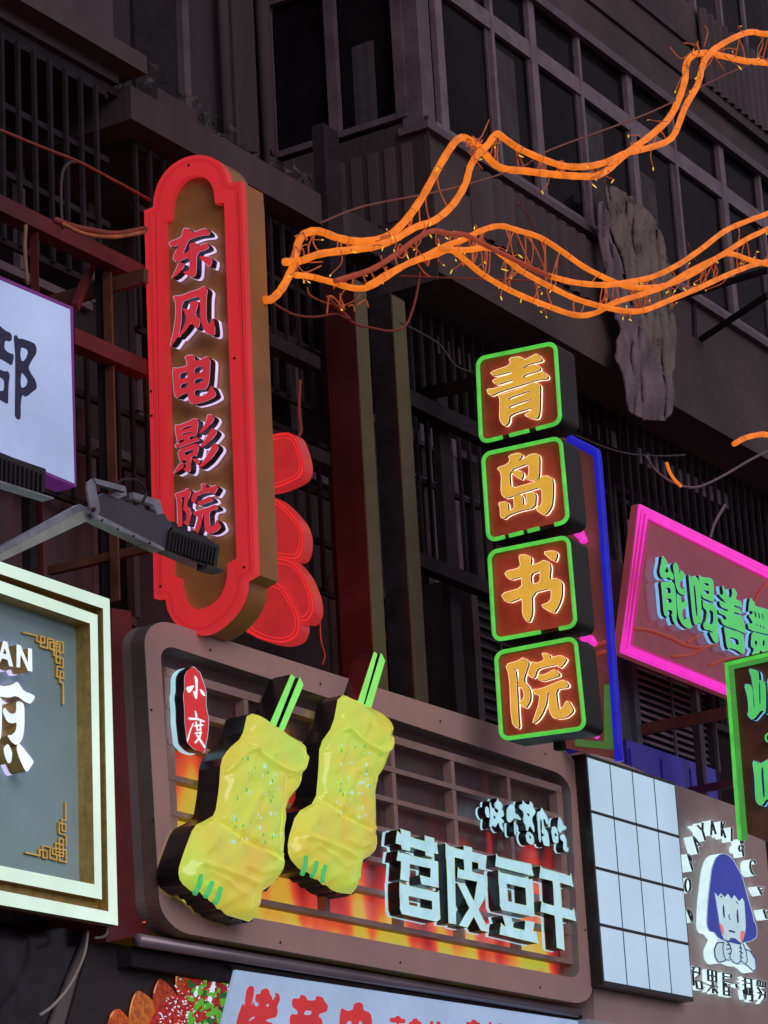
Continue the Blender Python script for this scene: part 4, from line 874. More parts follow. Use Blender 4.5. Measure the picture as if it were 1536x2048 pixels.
rp = n.nodes.new('ShaderNodeValToRGB'); rp.color_ramp.elements[0].position = .25; rp.color_ramp.elements[0].color = (*lin((204, 176, 74)), 1); rp.color_ramp.elements[1].position = .82; rp.color_ramp.elements[1].color = (*lin((168, 208, 84)), 1)
e = rp.color_ramp.elements.new(.40); e.color = (*lin((198, 188, 70)), 1); e = rp.color_ramp.elements.new(.52); e.color = (*lin((194, 198, 76)), 1); e = rp.color_ramp.elements.new(.62); e.color = (*lin((184, 204, 78)), 1)
n.links.new(nz.outputs[0], rp.inputs[0]); n.links.new(rp.outputs[0], p.inputs['Emission Color']); n.links.new(rp.outputs[0], p.inputs['Base Color'])
p.inputs['Emission Strength'].default_value = .68; p.inputs['Roughness'].default_value = .16; p.inputs['Coat Weight'].default_value = .5; p.inputs['Coat Roughness'].default_value = .08
s = 2.586; z5 = lambda *l: Z(256, 1250, s, *l)
sk1 = z5([(620,445),(735,505),(800,555),(890,605),(915,650),(905,730),(880,830),(810,925),(800,1100),(798,1260),(750,1340),(680,1385),(660,1440),(642,1540),(560,1515),(505,1500),(480,1470),(460,1470),(440,1435),(420,1430),(405,1400),(385,1400),(370,1378),(335,1385),(270,1330),(258,1270),(290,1170),(340,1040),(400,1010),(450,980),(470,850),(480,700),(520,640),(590,580)])[0]
sk2 = z5([(1090,352),(1200,400),(1330,470),(1360,520),(1350,640),(1320,740),(1275,800),(1280,1120),(1260,1190),(1190,1230),(1170,1395),(1090,1385),(1050,1370),(1025,1345),(1005,1345),(980,1315),(960,1315),(935,1280),(890,1270),(830,1200),(825,1120),(870,970),(970,915),(985,750),(990,620),(1060,520)])[0]
def fz(l, w_, a): return (z5(l)[0], w_, a)
F1 = [fz([(640,470),(720,540),(790,590),(880,640)], 5, .012), fz([(500,800),(480,930),(470,1000)], 5, .014), fz([(600,690),(560,790),(520,880)], 4, .012), fz([(640,900),(600,1020),(560,1110),(540,1140)], 3, .02), fz([(420,1080),(350,1180),(300,1300)], 8, .015), fz([(560,1250),(640,1290),(700,1270)], 6, .018), fz([(600,1420),(590,1480)], 4, .014), fz([(380,1290),(470,1340),(540,1400)], 5, .016), fz([(850,660),(860,720),(830,790)], 5, .016), fz([(590,640),(650,690),(720,740),(800,775),(870,745),(900,690)], 5, .035), fz([(520,1110),(560,1000),(620,880)], 5, .03), fz([(560,1130),(600,1010),(650,900)], 4, -.02), fz([(450,1030),(520,1090),(620,1150),(740,1200)], 6, -.035), fz([(480,760),(560,660),(600,650)], 6, .03),
      fz([(790,800),(770,1000),(760,1200)], 7, -.03), fz([(720,600),(700,680)], 5, .02), fz([(330,1240),(480,1290),(620,1350),(640,1450)], 7, .03), fz([(640,1150),(700,1210),(760,1180)], 5, .025), fz([(540,780),(600,760),(650,860),(600,980)], 16, .02)]
def mv(F_, f): return [([f(q) for q in pts], w_ * .85, a) for pts, w_, a in F_]
def to2(q): # carry details of the left skewer over to the right one
    a = np.array(z5([(620,445),(258,1270),(642,1540)])[0]); b = np.array(z5([(1090,352),(825,1130),(1170,1395)])[0])
    A2 = np.array([a[1] - a[0], a[2] - a[0]]).T; u = np.linalg.solve(A2, np.array(q) - a[0]); return tuple(b[0] + np.array([b[1] - b[0], b[2] - b[0]]).T @ u)
skewer(sk1, z5([(845,255),(865,270),(765,525),(738,505)], [(890,270),(908,310),(800,562),(778,545)]), F1, 0, (440, 1520, 540, 1690, 42), z5([(375,1290),(370,1340),(345,1390)], [(435,1330),(415,1380),(400,1405)], [(480,1360),(465,1410),(450,1440)]), 'left and larger of the two yellow green food skewers with lime sticks')
skewer(sk2, z5([(1275,138),(1290,150),(1218,412),(1190,400)], [(1310,145),(1330,185),(1255,440),(1225,425)]), mv(F1, to2), 0, (640, 1490, 716, 1640, 40), z5([(920,1195),(918,1240),(900,1290)], [(975,1225),(965,1270),(950,1300)], [(1020,1245),(1010,1290),(1005,1330)]), 'right and smaller of the two yellow green food skewers with lime sticks')

# ================================================================== white tiled light panel
WP = (1, -.10)
T = thing('tiled_light_panel', 'pale blue lit panel of sixteen tall panes beside the brown sign', 'light panel', tuple(P(1300, 1985, WP)))
wc = [(1172.4,1510),(1348,1568),(1389.5,1998),(1210.7,1964)]
a, b = P(*wc[0], WP), P(*wc[1], WP); c2, d2 = P(*wc[2], WP), P(*wc[3], WP)
xa, xb = (a[0] + d2[0]) / 2, (b[0] + c2[0]) / 2; za, zb = (a[2] + b[2]) / 2, (c2[2] + d2[2]) / 2
box('case', xa - .01, xb + .01, -.094, .06, zb - .02, za + .015, BLACKP, T)
src = None
for i in range(4):
    for j in range(4):
        w_ = (xb - xa) / 4; h_ = (za - zb) / 4; X0 = xa + w_ * j + .008; Z0 = zb + h_ * i + .011
        if src is None: src = box('light_pane', X0, X0 + w_ - .022, -.10, -.0965, Z0, Z0 + h_ - .024, E_PANE, T)
        else: inst(src, T, (X0 + (w_ - .022) / 2, -.09825, Z0))

# ================================================================== dessert shop sign: ring of letters, figure logo
E_RING = mat('ring_halo_acrylic', (.3, .35, .36), .3, em=(196, 222, 226), es=1.15, scale=12)
D_ = thing('round_logo_sign', 'backlit ring of letters round a blue haired figure logo on the grey brown fascia', 'sign', tuple(P(1460, 1990, (1, .0))))
sg = 8.533; W_ = 14.5
RF = (1, -.08); RL = [(.002, .012, BLACKM, 0), (.012, .085, E_RING, .5)]
RING = {'D': ([([(163,1680),(250,1905)], W_), ([(165,1685),(212,1712),(250,1775),(262,1850),(250,1905)], W_)]),
 'O': ([([(180 + 46 * math.cos(a * .5236), 1285 + 122 * math.sin(a * .5236)) for a in range(12)], W_ + 2, True)]),
 'R': ([([(180,755),(265,1030)], W_), ([(185,755),(218,790),(236,830),(230,880),(212,905)], W_), ([(225,890),(288,882)], W_ + 4)]),
 'A': ([([(278,455),(360,735)], W_), ([(278,455),(400,610)], W_), ([(335,620),(375,585)], 10)]),
 'Y': ([([(345,262),(425,345)], W_), ([(432,222),(432,345)], W_), ([(428,340),(480,515)], W_)]),
 'A2': ([([(590,180),(578,420)], W_), ([(590,180),(655,405)], W_), ([(583,325),(632,345)], 12)]),
 'K': ([([(753,200),(757,440)], W_), ([(803,215),(765,330)], 12), ([(768,320),(822,470)], W_)]),
 'I': ([([(930,300),(930,525)], W_)]),
 '&': ([([(1103 + 20 * math.cos(a), 535 + 40 * math.sin(a)) for a in np.arange(10) * .628], 13, True), ([(1085 + 32 * math.cos(a), 650 + 58 * math.sin(a)) for a in np.arange(10) * .628], 15, True), ([(1110,640),(1130,785)], 15), ([(1100,690),(1140,610)], 12)]),
 'C': ([([(1335,910),(1310,860),(1275,850),(1248,885),(1243,960),(1258,1040),(1290,1095),(1320,1110)], W_)]),
 'F': ([([(1375,1310),(1440,1440)], W_), ([(1375,1312),(1470,1325)], W_), ([(1405,1375),(1455,1375)], 14)]),
 'E': ([([(1470,1700),(1520,1850)], W_), ([(1470,1702),(1560,1705)], W_), ([(1495,1775),(1560,1775)], 14), ([(1520,1850),(1580,1850)], W_)])}
for k_, st in RING.items(): glyph(D_, RF, BLACKM, strokes=Zs(1356, 1620, sg, *st), layers=RL, step=.5, name='letter')
g2 = lambda *l: Z(1376, 1840, 9.6, *l)
hair = Z(1356, 1620, sg, [(770,745),(850,770),(930,840),(1010,980),(1100,1150),(1160,1400),(1220,1600),(1290,1850)])[0] + g2([(1250,0),(1300,80),(1325,200),(1310,330),(1215,400),(1060,430),(1000,480),(700,400),(590,345),(530,270),(500,230),(420,220),(375,130),(365,0)])[0] + Z(1356, 1620, sg, [(500,1950),(500,1800),(520,1500),(550,1250),(580,1000),(640,830),(700,765)])[0]
body = g2([(560,440),(600,350),(700,330),(860,330),(1000,340),(1060,400),(1180,560),(1300,760),(1315,940),(1260,1000),(1110,860),(960,850),(880,815),(800,780),(720,790),(600,825),(520,720),(505,560)])[0]
BLUEH = mat('cobalt_blue_print', (.03, .04, .25), .35, em=(44, 62, 160), es=.75); PALE = mat('lit_pale_face', (.3, .35, .38), .35, em=(176, 208, 218), es=.92)
LF = (1, -.085)
lg = plate('logo_body', contours(field([body], step=.6)), LF, PALE, D_)
f_all = contours(field([hair, body], step=1), 1.0); wall('backlight', f_all, LF, .004, .088, E_RING, D_); plate('logo_backing', f_all, (1, -.081), PALE, D_)
plate('logo_hair', contours(field([hair], step=.8)), (1, -.088), BLUEH, D_)
facep = Z(1356, 1620, sg, [(625,1400),(680,1480),(730,1420),(800,1490),(850,1425),(915,1520),(965,1450),(1040,1560),(1100,1500),(1130,1560),(1155,1900)])[0] + g2([(1105,60),(1110,150),(1085,300),(1040,430),(1010,450),(860,345),(790,400),(700,380),(660,300),(610,80)])[0]
plate('logo_face', contours(field([facep], step=.6, ch=0)), (1, -.091), PALE, D_)
PINKC = mat('pink_cheek_print', (.5, .15, .15), .4, em=(226, 120, 124), es=.8)
for l in g2([(595,50),(650,80),(685,180),(690,320),(640,230)], [(1010,220),(1060,195),(1095,240),(1070,360),(1020,450),(1000,340)]): plate('cheek', [chaikin(l)], (1, -.094), PINKC, D_)
NV = mat('navy_line_print', (.03, .04, .14), .4, em=(40, 50, 120), es=.5)
for l in Z(1356, 1620, sg, [(770,1600),(790,1640),(803,1840),(780,1845),(760,1720)], [(1008,1690),(1025,1700),(1042,1930),(1015,1935),(998,1800)]): plate('eye', [chaikin(l)], (1, -.094), NV, D_)
glyph(D_, (1, -.094), NV, strokes=Zs(1356, 1620, sg, ([(880,1780),(865,1820),(892,1870)], 16), ([(730,1475),(750,1485)], 22), ([(990,1560),(1025,1600)], 16)), polys=g2([(780,185),(905,215),(905,250),(850,240),(785,225)]), step=.4, name='mouth_and_nose')
glyph(D_, (1, -.094), NV, strokes=Zs(1376, 1840, 9.6, ([(690,430),(560,440),(510,560),(520,700),(580,810),(700,790),(720,760)], 22), ([(680,430),(670,550),(690,680),(725,765),(800,770)], 18), ([(780,420),(820,350),(900,360),(1000,440),(1020,540),(1015,780),(960,845),(880,820),(800,720),(835,580),(800,470),(720,380)], 20),
   ([(1060,460),(1120,620),(1140,780),(1110,850),(1010,780)], 18), ([(1100,560),(1200,600),(1300,760),(1310,940),(1260,990),(1110,850)], 22), ([(750,470),(810,490)], 22), ([(745,560),(820,550)], 22), ([(775,650),(820,630)], 20), ([(980,530),(1030,545)], 20), ([(990,600),(1050,640)], 20), ([(1000,690),(1050,730)], 20)), step=.5, name='line_drawing')
w = 19
BRW = [([([(140,890),(240,915),(235,1050),(165,1105)], w), ([(140,890),(110,960)], w), ([(150,985),(210,1020)], w), ([(165,1160),(270,1180),(285,1330),(190,1310)], w, True), ([(90,900),(130,930)], w), ([(80,1000),(140,1010)], w), ([(100,940),(125,1250)], w)]),
 ([([(395,950),(550,980),(560,1190),(405,1160)], w, True), ([(400,1060),(555,1085)], w), ([(475,970),(495,1400)], w), ([(375,1240),(575,1285)], w), ([(480,1250),(395,1365)], w), ([(490,1290),(580,1400)], w)]),
 ([([(690,1010),(840,1040),(845,1100),(695,1080)], w), ([(690,1010),(705,1430)], w), ([(700,1170),(855,1205)], w), ([(730,1280),(860,1310)], w), ([(735,1215),(745,1280)], w), ([(795,1290),(805,1440)], w), ([(720,1360),(865,1390)], w), ([(700,1430),(870,1465)], w)]),
 ([([(935,1235),(955,1290)], w), ([(1070,1090),(1105,1110)], w), ([(1060,1160),(1110,1170)], w), ([(1070,1240),(1115,1250)], w), ([(1110,1100),(1120,1510)], w), ([(1120,1110),(1225,1135),(1250,1560),(1200,1540)], w), ([(1130,1205),(1215,1225)], w), ([(1140,1300),(1195,1310),(1200,1440),(1150,1430)], w, True), ([(1080,1340),(1110,1500)], w)]),
 ([([(1350,1150),(1500,1190),(1500,1290),(1345,1260)], w, True), ([(1400,1170),(1400,1270)], 14), ([(1450,1180),(1450,1285)], 14), ([(1350,1290),(1420,1395),(1380,1510)], w), ([(1440,1330),(1500,1380),(1490,1500),(1420,1590)], w), ([(1350,1390),(1460,1440)], w)])]
for st in BRW: glyph(D_, (1, -.045), BLACKM, strokes=Zs(1376, 1840, 9.6, *st), layers=[(.002, .012, BLACKM, 0), (.012, .05, E_RING, .3)], step=.45)

# ================================================================== food banner, bottom
NB = (1, .12)
N_ = thing('food_banner', 'pale blue shop banner with bold red characters and a food photo print', 'banner', tuple(P(800, 2060, NB)))
solid('sheet', [[(472,1939),(1000,2015),(1190,2046),(1190,2110),(430,2110)]], NB, .02, mat('pale_blue_banner', (.4, .5, .6), .4, em=(140, 168, 206), es=.72, scale=1.2), N_)
solid('dark_header', [[(455,1928),(1190,2034),(1190,2046),(472,1939)]], (1, .115), .03, IRON, N_)
RC = mat('red_banner_print', (.4, .03, .03), .4, em=(190, 44, 48), es=.75)
s = 4.267
for po_, ho_ in (([[(150,235),(185,215),(208,240),(200,320),(175,400),(200,350),(210,390),(235,400),(250,370),(215,350),(220,290),(260,290),(265,255),(310,238),(335,260),(340,290),(362,320),(360,350),(390,310),(385,275),(420,290),(428,340),(400,400),(410,440),(395,490),(330,500),(300,520),(370,540),(370,600),(50,600),(60,500),(110,360),(125,400),(135,280)]], [[(310,375),(335,375),(330,395),(312,400)],[(150,530),(185,485),(225,485)]]),
                 ([[(530,325),(595,330),(605,290),(650,310),(660,345),(730,345),(735,305),(790,315),(810,355),(838,390),(830,440),(770,455),(755,480),(790,510),(790,610),(510,610),(510,460),(580,465),(575,430),(530,400)]], [[(640,430),(700,432),(690,470),(630,468)]]),
                 ([[(950,405),(1000,435),(1050,425),(1055,375),(1105,357),(1138,380),(1138,430),(1190,445),(1212,490),(1212,620),(935,620),(935,480)]], [[(1000,520),(1040,520),(1035,580),(990,580)],[(1105,515),(1130,530),(1130,580),(1090,580)]])):
    glyph(N_, (1, .116), RC, Z(460, 1920, s, *po_), Z(460, 1920, s, *ho_), step=.9)
s = 3.84
for po_ in ([(75,290),(115,290),(130,272),(155,280),(160,295),(195,300),(195,335),(75,325)], [(125,330),(150,330),(150,400),(120,400)], [(220,325),(250,315),(255,295),(290,295),(290,312),(320,325),(320,350),(220,350)], [(385,315),(410,312),(410,370),(385,370)], [(432,316),(465,320),(468,370),(440,370)],
           [(660,320),(700,325),(705,305),(735,305),(740,320),(770,330),(775,350),(665,350)], [(835,320),(858,325),(855,370),(838,370)], [(905,335),(925,330),(930,370),(905,370)]): glyph(N_, (1, .116), RC, Z(760, 1960, s, po_), step=.8, name='small_character')
# printed food: potato slices, chilli, sesame and chives, flat shapes on black
PH = (1, .25)
SLC = []
for i, (c1_, c2_) in enumerate((((214, 96, 40), (150, 44, 26)), ((206, 120, 46), (160, 46, 24)), ((190, 70, 36), (120, 34, 24)))): SLC.append(mat('printed_potato_%s' % 'abc'[i], c1_, .5, em=c1_, es=.28, col2=c2_, scale=34, lo=.42, hi=.6))
CHI = mat('printed_chilli', (200, 44, 36), .5, em=(190, 36, 34), es=.35, scale=40, col2=(90, 14, 14), lo=.42, hi=.58); CHV = mat('printed_chive', (70, 150, 30), .5, em=(96, 172, 44), es=.6, scale=20); CHV2 = mat('printed_dark_chive', (30, 80, 30), .5, em=(44, 104, 40), es=.5, scale=30); SES = mat('printed_sesame', (210, 220, 230), .5, em=(205, 220, 232), es=.75)
N2 = thing('food_photo_print', 'printed picture of red potato slices with sesame and chives on black', 'poster', tuple(P(350, 2050, PH)))
s = 5.486; zf = lambda *l: Z(200, 1900, s, *l)
for k_, l in enumerate(zf([(90,780),(110,700),(160,650),(220,645),(280,710),(340,790),(400,900),(60,900)], [(310,720),(340,560),(380,470),(425,440),(520,500),(590,560),(640,640),(660,900),(330,900)], [(575,520),(590,420),(650,305),(720,350),(790,420),(850,500),(850,700),(600,700)], [(825,400),(830,260),(860,190),(910,155),(960,165),(1030,230),(1060,400),(1050,520),(870,520)], [(1055,220),(1080,150),(1180,155),(1260,195),(1310,260),(1290,340),(1200,330),(1090,300)], [(640,600),(860,480),(1000,520),(1080,560),(1360,640),(1320,900),(500,900)], [(1000,280),(1200,330),(1330,290),(1440,260),(1465,300),(1370,640),(1050,640),(860,500)])):
    plate('potato_slice' if k_ < 5 else 'chilli_sauce', [chaikin(l, 2)], (1, .25 - .0015 * k_), SLC[k_ % 3] if k_ < 5 else CHI, N2)
for l in zf([(1315,180),(1412,190),(1405,260),(1370,285),(1330,265)], [(1020,480),(1060,390),(1095,400),(1080,480),(1050,530)], [(1170,600),(1200,450),(1240,330),(1270,340),(1250,500),(1200,620)]): plate('onion_piece', [chaikin(l)], (1, .236), SES, N2)
for l in zf([(835,400),(828,300),(858,200),(905,158),(950,168),(880,210),(850,300)], [(318,720),(335,600),(372,500),(400,470),(360,560),(335,680)], [(585,470),(600,410),(650,315),(620,400),(600,480)], [(100,760),(120,700),(165,655),(140,710)]): plate('slice_highlight', [chaikin(l)], (1, .2385), mat('printed_highlight', (225, 170, 120), .5, em=(225, 165, 110), es=.5, scale=30), N2)
for k_ in range(260):
    x, yv = 640 + rs.rand() * 780, 300 + rs.rand() ** .8 * 620
    if x + yv * .6 < 1000 or x > 1470 - (yv - 200) * .18: continue
    a0 = rs.rand() * 3.1; gr = rs.rand() < .34 and x > 980; L_ = (20 + 26 * rs.rand()) * (1.5 if gr else .45); w_ = L_ * (.5 if gr else .42); u = np.array([math.cos(a0), math.sin(a0)]); v_ = np.array([-u[1], u[0]]); c = np.array([x, yv])
    pl_ = [tuple(c + u * L_ * math.cos(t_) + v_ * w_ * math.sin(t_)) for t_ in np.arange(7) * .8976]
    plate('chive_ring' if gr else 'sesame', zf(pl_), (1, .234 - .0004 * (k_ % 9)), (CHV if rs.rand() < .6 else CHV2) if gr else (SES if rs.rand() < .75 else CHI), N2)

# ================================================================== floodlights
def flood(label, body, fins, arm, extra, y):
    t = thing('floodlight', label, 'floodlight', tuple(P(*np.mean(body, 0), (1, y))), 'black led floodlights on arms'); return t
y = -.75
t = flood('black finned floodlight on a galvanised arm crossing the foot of the red sign', [(200,1000),(440,1100)], 0, 0, 0, y)
solid('driver_housing', [chaikin([(205,985),(218,990),(330,1035),(343,1044),(345,1058),(332,1098),(320,1097),(196,1032),(192,1020)])], (1, y), .07, LAMPG, t)
solid('front_frame', [[(183,1026),(198,1030),(322,1092),(330,1098),(326,1101),(190,1037)]], (1, y - .02), .07, GALV, t)
solid('lamp_body', [[(336,1062),(346,1050),(412,1075),(440,1092),(434,1133),(418,1136),(330,1099)]], (1, y + .0), .07, BLACKP, t)
sp_ = P(336, 1062, (1, y)); fs = None
for i in range(15):
    f_ = i / 14; x_ = 342 + f_ * 90; yy = 1060 + f_ * 34
    solid('cooling_fin', [[(x_, yy), (x_ + 2.6, yy + 1), (x_ - 2.4, yy + 38 - f_ * 2), (x_ - 5, yy + 37 - f_ * 2)]], (1, y - .018), .07, BLACKM, t)
for i in range(5):
    x_ = 232 + i * 22; yy = 985 + i * 9.4; solid('clamp', [chaikin([(x_, yy + 8), (x_ + 5, yy + 4), (x_ + 12, yy + 7), (x_ + 14, yy + 16), (x_ + 8, yy + 20)])], (1, y + .02), .07, BLACKM if i % 2 else LAMPG, t)
for i in range(4):
    x_ = 340 + i * 20; yy = 1040 + i * 9; solid('clamp', [chaikin([(x_, yy + 12), (x_ + 4, yy + 2), (x_ + 14, yy + 5), (x_ + 18, yy + 20)])], (1, y + .02), .07, BLACKM, t)
solid('visor', [[(416,1128),(448,1140),(446,1145),(414,1137)]], (1, y - .03), .07, IRON2, t)
solid('bracket_plate', [chaikin([(172,966),(188,956),(201,1018),(198,1028),(190,1031),(183,1026)])], (1, y - .06), .012, GALV, t)
solid('bracket_bar', [[(188,956),(250,972),(252,984),(194,968)]], (1, y - .05), .03, GALV, t); solid('bracket_bar', [[(266,984),(320,1000),(329,1036),(318,1034),(308,1010),(268,996)]], (1, y + .1), .03, GALV, t)
solid('bracket_bar', [[(218,992),(252,976),(254,990),(236,998)]], (1, y), .02, GALV, t)
tube('bolt', [P(188, 1018, (1, y - .062)), P(188, 1018, (1, y - .085))], .012, RUST, t, 8)
solid('arm', [[(-60,1127),(160,1008),(176,1016),(-60,1142)]], (1, y + .02), .04, GALV, t); solid('arm_flange', [[(-60,1140),(172,1018),(196,1032),(-60,1152)]], (1, y + .0), .02, mat('mint_glow_tinted_steel', (.45, .52, .45), .4, metal=.3, var=.2, scale=8), t)  # flange colour includes the mint light of the frame below
tube('power_cable', [P(*q, (1, y + .05)) for q in spline([(240,1000),(228,975),(245,960),(275,962),(292,985),(285,1005)])], .008, BLACKM, t, 6)
for q in ((205,1040),(300,1086),(236,1058),(268,1072)): tube('bolt', [P(*q, (1, y - .022)), P(*q, (1, y - .034))], .006, BLACKM, t, 6)
t = flood('black finned floodlight at the left edge below the lavender signboard', [(0,930),(90,980)], 0, 0, 0, y)
solid('lamp_body', [[(-90,868),(0,906),(92,938),(90,982),(78,990),(-90,930)]], (1, y), .07, BLACKP, t)
for i in range(17):
    x_ = -60 + i * 9; solid('cooling_fin', [[(x_, 880 + (x_ + 90) * .385 - 1), (x_ + 3, 881 + (x_ + 90) * .385 - 1), (x_ + 2, 930 + (x_ + 90) * .33), (x_ - 1, 929 + (x_ + 90) * .33)]], (1, y - .02), .07, BLACKM, t)
solid('glass_edge', [[(-90,926),(0,961),(108,995),(107,998),(0,965),(-90,930)]], (1, y - .03), .07, GALV, t)

# ================================================================== ORANGE ROPE LIGHTS over the street
def yrope(x, k=0.): return -.42 - max(0, x - 530) * .0011 - k
TR = {'a': [(530,600),(545,597),(565,575),(585,535),(592,505),(600,478),(615,465),(640,463),(680,477),(720,483),(760,478),(790,462),(820,430),(850,385),(880,330),(905,290),(920,276),(935,278),(960,295),(985,325),(1010,338),(1050,342),(1100,348),(1150,352),(1190,352),(1215,340),(1235,322),(1262,300),(1300,272),(1335,240),(1355,205),(1370,160),(1372,130),(1385,111),(1410,106),(1450,113),(1490,122),(1540,127),(1640,150)],
 'b': [(568,524),(600,522),(640,508),(700,500),(750,493),(790,478),(830,455),(870,440),(905,410),(930,370),(940,335),(955,310),(975,290),(993,268),(1010,278),(1040,298),(1090,320),(1130,332),(1170,333),(1210,325),(1250,307),(1300,295),(1335,282),(1352,262),(1370,215),(1395,170),(1406,130),(1422,104),(1450,85),(1480,70),(1505,64),(1540,68),(1640,60)],
 'c': [(590,550),(620,553),(660,563),(700,575),(735,575),(770,556),(810,530),(850,512),(890,492),(930,478),(960,462),(1000,452),(1040,462),(1080,475),(1120,500),(1170,535),(1220,560),(1255,573),(1300,575),(1340,568),(1390,545),(1440,512),(1465,508),(1500,520),(1540,530),(1640,560)],
 'd': [(735,572),(780,545),(830,522),(870,510),(900,500),(930,520),(960,545),(1000,570),(1040,590),(1090,610),(1150,630),(1190,626),(1230,605),(1280,590),(1330,572),(1380,542),(1440,512),(1490,480),(1540,455),(1640,400)],
 'e': [(880,498),(930,500),(980,496),(1010,515),(1040,540),(1075,560),(1100,573),(1150,597),(1200,612),(1250,622),(1290,620),(1340,600),(1400,575),(1450,552),(1500,532),(1540,522),(1640,500)],
 'f': [(1095,551),(1150,565),(1210,570),(1250,565),(1300,555),(1350,533),(1400,500),(1450,462),(1500,440),(1540,425),(1640,380)],
 'g': [(670,562),(740,540),(790,510),(830,480),(865,462),(900,468),(930,470),(970,490),(1010,510),(1050,530),(1100,553)],
 'h': [(1468,888),(1490,876),(1520,869),(1540,870),(1640,880)]}
LBL = {'a': 'thick orange rope light running from the red sign up to the top right corner', 'b': 'thick orange rope light of the upper pair crossing behind its twin at the first peak',
 'c': 'orange rope light forming the top strand of the lower bundle', 'd': 'orange rope light sagging lowest in the lower bundle', 'e': 'orange rope light weaving through the middle of the lower bundle',
 'f': 'orange rope light joining the lower bundle at its right half', 'g': 'unlit dull red rope tube arching over the left of the lower bundle', 'h': 'short orange rope light end above the magenta sign'}
tie = None
for k, key in enumerate('abcdefgh'):
    sp = spline(TR[key], 6); pts = [P(x, yv, (1, yrope(x, .05 * k))) for x, yv in sp]
    t = thing('rope_light', LBL[key], 'rope light', tuple(pts[0]), 'orange rope lights strung over the street')
    dist = np.linalg.norm(pts[len(pts) // 2] - CAM); r_ = {'a': .0015, 'b': .0}.get(key, -.004) + .0228
    rr = [r_ * (1 + .05 * math.sin(i * 1.7)) for i in range(len(pts))]
    if key == 'g': rr = .017
    tube('lit_tube', pts, rr, E_ORNG if key != 'g' else E_ORNGD, t, 10)
    acc = 0; nxt = .12
    for i in range(1, len(pts)):
        acc += np.linalg.norm(pts[i] - pts[i - 1])
        if acc > nxt:
            nxt = acc + .14 + .55 * rs.rand() ** 1.5; d = pts[i] - pts[i - 1]; d /= np.linalg.norm(d)
            q = Vector(d).to_track_quat('Z', 'Y')
            if tie is None:
                V = [(1.05 * .0238 * math.cos(a), 1.05 * .0238 * math.sin(a), z) for z in (-.0032, .0032) for a in np.arange(10) * .6283]
                me = bpy.data.meshes.new('cable_tie'); me.from_pydata(V, [], [(a, (a + 1) % 10, 10 + (a + 1) % 10, 10 + a) for a in range(10)]); me.materials.append(mat('brown_tie', (.25, .05, .02), .6, em=(170, 72, 26), es=.7)); tie = me
            o = bpy.data.objects.new('cable_tie', tie); COL.objects.link(o); o.rotation_mode = 'QUATERNION'; o.rotation_quaternion = q; sc_ = 1.0 if key in 'ab' else .85; o.scale = (sc_, sc_, 1)
            setpar(o, t, pts[i])
# little wires hung between the strands, and fairy bulbs
t = thing('fairy_light_wires', 'tangle of thin orange wires with tiny yellow bulbs woven round the rope lights', 'fairy lights', tuple(P(900, 500, (1, -1))))
def loop(a, b, sag, r_=.0055, m=WIREG, k=0.):
    mid = ((a[0] + b[0]) / 2 + rs.randn() * 5, (a[1] + b[1]) / 2 + sag); return tube('wire', [P(x, yv, (1, yrope(x, k))) for x, yv in spline([a, mid, b], 4)], r_, m, t, 5)
V, F = [], []
for pa, pb, n_ in (('a', 'b', 60), ('c', 'd', 44), ('e', 'd', 36), ('c', 'e', 36), ('f','c', 20), ('g','c',26)):
    A1 = spline(TR[pa], 4); B1 = spline(TR[pb], 4)
    for i in range(n_):
        x = 600 + rs.rand() * 930; a = min(A1, key=lambda q: abs(q[0] - x)); b = min(B1, key=lambda q: abs(q[0] - x - rs.randn() * 12))
        if abs(a[1] - b[1]) < 90 and abs(a[0] - b[0]) < 60: loop(tuple(a), tuple(b), rs.randn() * 8)
for i in range(110):
    key = 'abcdeg'[rs.randint(6)]; q = TR[key][rs.randint(1, len(TR[key]) - 1)]; a = (q[0] + rs.randn() * 8, q[1] + rs.randn() * 4); b = (a[0] + rs.randn() * 16, a[1] + 8 + rs.randn() * 16)
    if b[0] > 1550 or a[0] > 1550: continue
    loop(a, b, rs.randn() * 5, .0035, k=.1)
    c = P(b[0], b[1], (1, yrope(b[0], .1))); d = rs.randn(3) * .012 + np.array([0, 0, -.015])
    tube('bulb', [c, c + d * .5, c + d], [.003, .0048, .003], E_BULB, t, 6)
for i in range(40):   # scruff where strands meet
    cx, cy, sx, sy = ((605, 500, 22, 30), (960, 290, 14, 12), (690, 600, 25, 26), (1410, 105, 16, 10), (780, 520, 40, 20))[i % 5]
    a = (cx + rs.randn() * sx, cy + rs.randn() * sy); loop(a, (a[0] + rs.randn() * 22, a[1] + rs.randn() * 18), rs.randn() * 12, .005, k=.05)
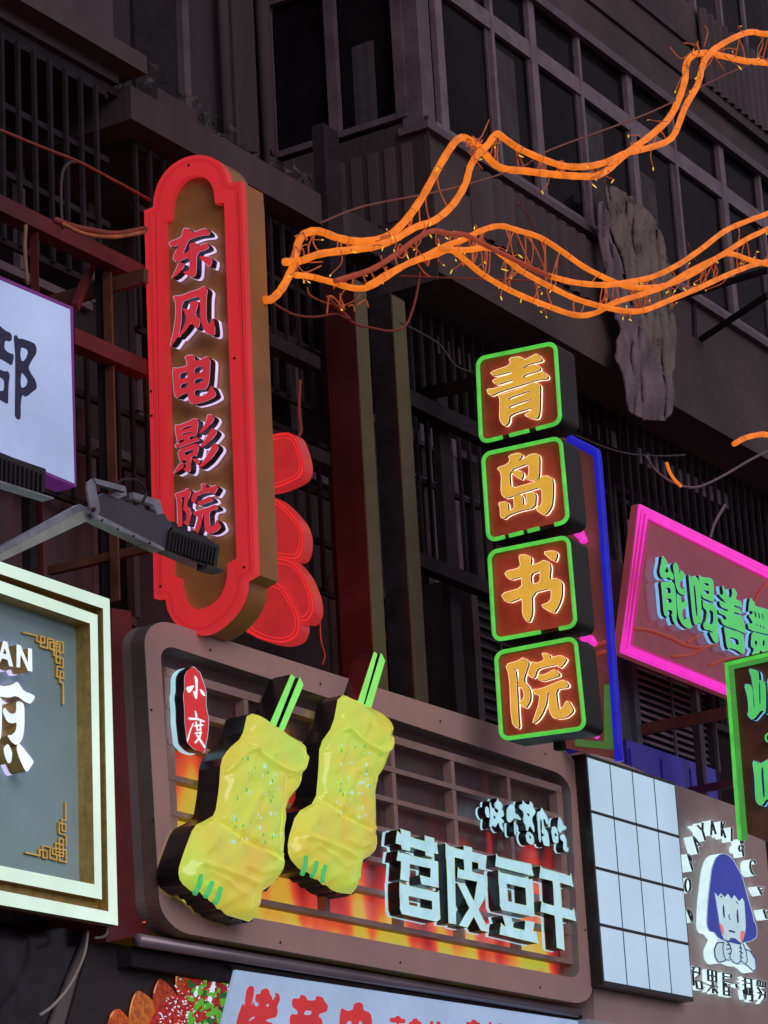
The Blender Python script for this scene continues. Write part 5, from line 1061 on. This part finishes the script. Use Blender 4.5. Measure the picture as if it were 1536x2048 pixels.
# loose cables, each a thing
def cable(pts, r_, m, label, yy=None):
    o = tube('cable', [P(x, yv, (1, yy if yy is not None else yrope(x))) for x, yv in spline(pts, 5)], r_, m, None, 6); tag(o, label, 'cable')
cable([(640,446),(730,412),(900,378),(1040,335),(1100,300),(1300,225),(1450,150),(1540,115)], .007, mat('dull_red_wire', (.25, .11, .09), .6), 'taut thin wire stretched up behind the upper rope lights')
cable([(800,552),(900,556),(1020,560),(1100,562)], .006, WIREM, 'thin straight red wire under the lower rope bundle')
cable([(540,600),(560,615),(590,630),(630,634),(670,628),(690,635),(715,650),(740,655),(780,662),(810,652),(825,620),(835,580),(840,545)], .008, WIREM, 'sagging rust red cable below the rope lights right of the red sign')
cable([(800,645),(840,665),(880,690),(910,730),(945,745)], .006, WIREK, 'thin black wire running down to the topmost character box')
cable([(655,595),(668,610),(685,625),(700,640)], .014, WIREM, 'short thick rust red cable knot under the rope lights')
cable([(615,575),(620,590),(650,605),(690,610),(720,590),(700,575)], .005, WIREO, 'thin orange looped wire hanging under the lower bundle')
cable([(110,440),(140,452),(175,460),(230,468),(290,458)], .02, WIREM, 'bundle of orange red cables running into the red sign', .0)
cable([(125,448),(170,468),(230,474),(290,464)], .012, WIREO, 'thinner orange cable beside the bundle entering the red sign', -.02)
cable([(0,260),(60,285),(110,305),(160,325),(230,362),(300,400)], .010, WIREM, 'thin red cable sloping across the upper left grille', .4)
cable([(125,458),(122,400),(125,345),(140,325),(150,325)], .010, WIREK, 'dark hooked cable standing on the red beam', .25)
cable([(52,450),(50,500),(55,570)], .012, mat('tan_cable', (.30, .16, .11), .6), 'pair of tan cables hanging above the lavender signboard', .2)
cable([(600,760),(598,830),(602,860),(590,890)], .012, WIREM, 'red cable hanging on the wall above the flower sign', .6)
cable([(640,1240),(642,1280),(650,1310),(645,1330)], .006, WIREM, 'thin red wire hanging beside the flower sign', .4)
cable([(1150,870),(1210,895),(1260,908),(1320,912),(1370,910)], .008, WIREK, 'grey wire slung right from the blue edged sign', .3)
cable([(1292,912),(1310,940),(1345,965),(1390,975),(1440,955),(1500,920),(1540,900)], .012, mat('mauve_cable', (.22, .15, .17), .6), 'thick mauve cable sagging above the magenta sign', .2)
cable([(1450,1010),(1430,1045),(1420,1075)], .014, MATS['mauve_cable'], 'short mauve cable dropping to the magenta sign top', .2)
cable([(1333,925),(1340,945),(1350,960),(1362,972)], .014, E_ORNG, 'small glowing orange cable end above the magenta sign', .1)
cable([(1050,545),(1090,520),(1060,440),(1035,405)], .006, WIREM, 'thin wire rising from the lower bundle to the wall', .1)
cable([(1375,485),(1395,530),(1412,560)], .006, WIREM, 'thin wire from the window strip to the lower bundle', .1)
cable([(700,860),(900,860),(1020,740)], .001, WIREK, 'hair thin black wire behind the columns', 1.5)
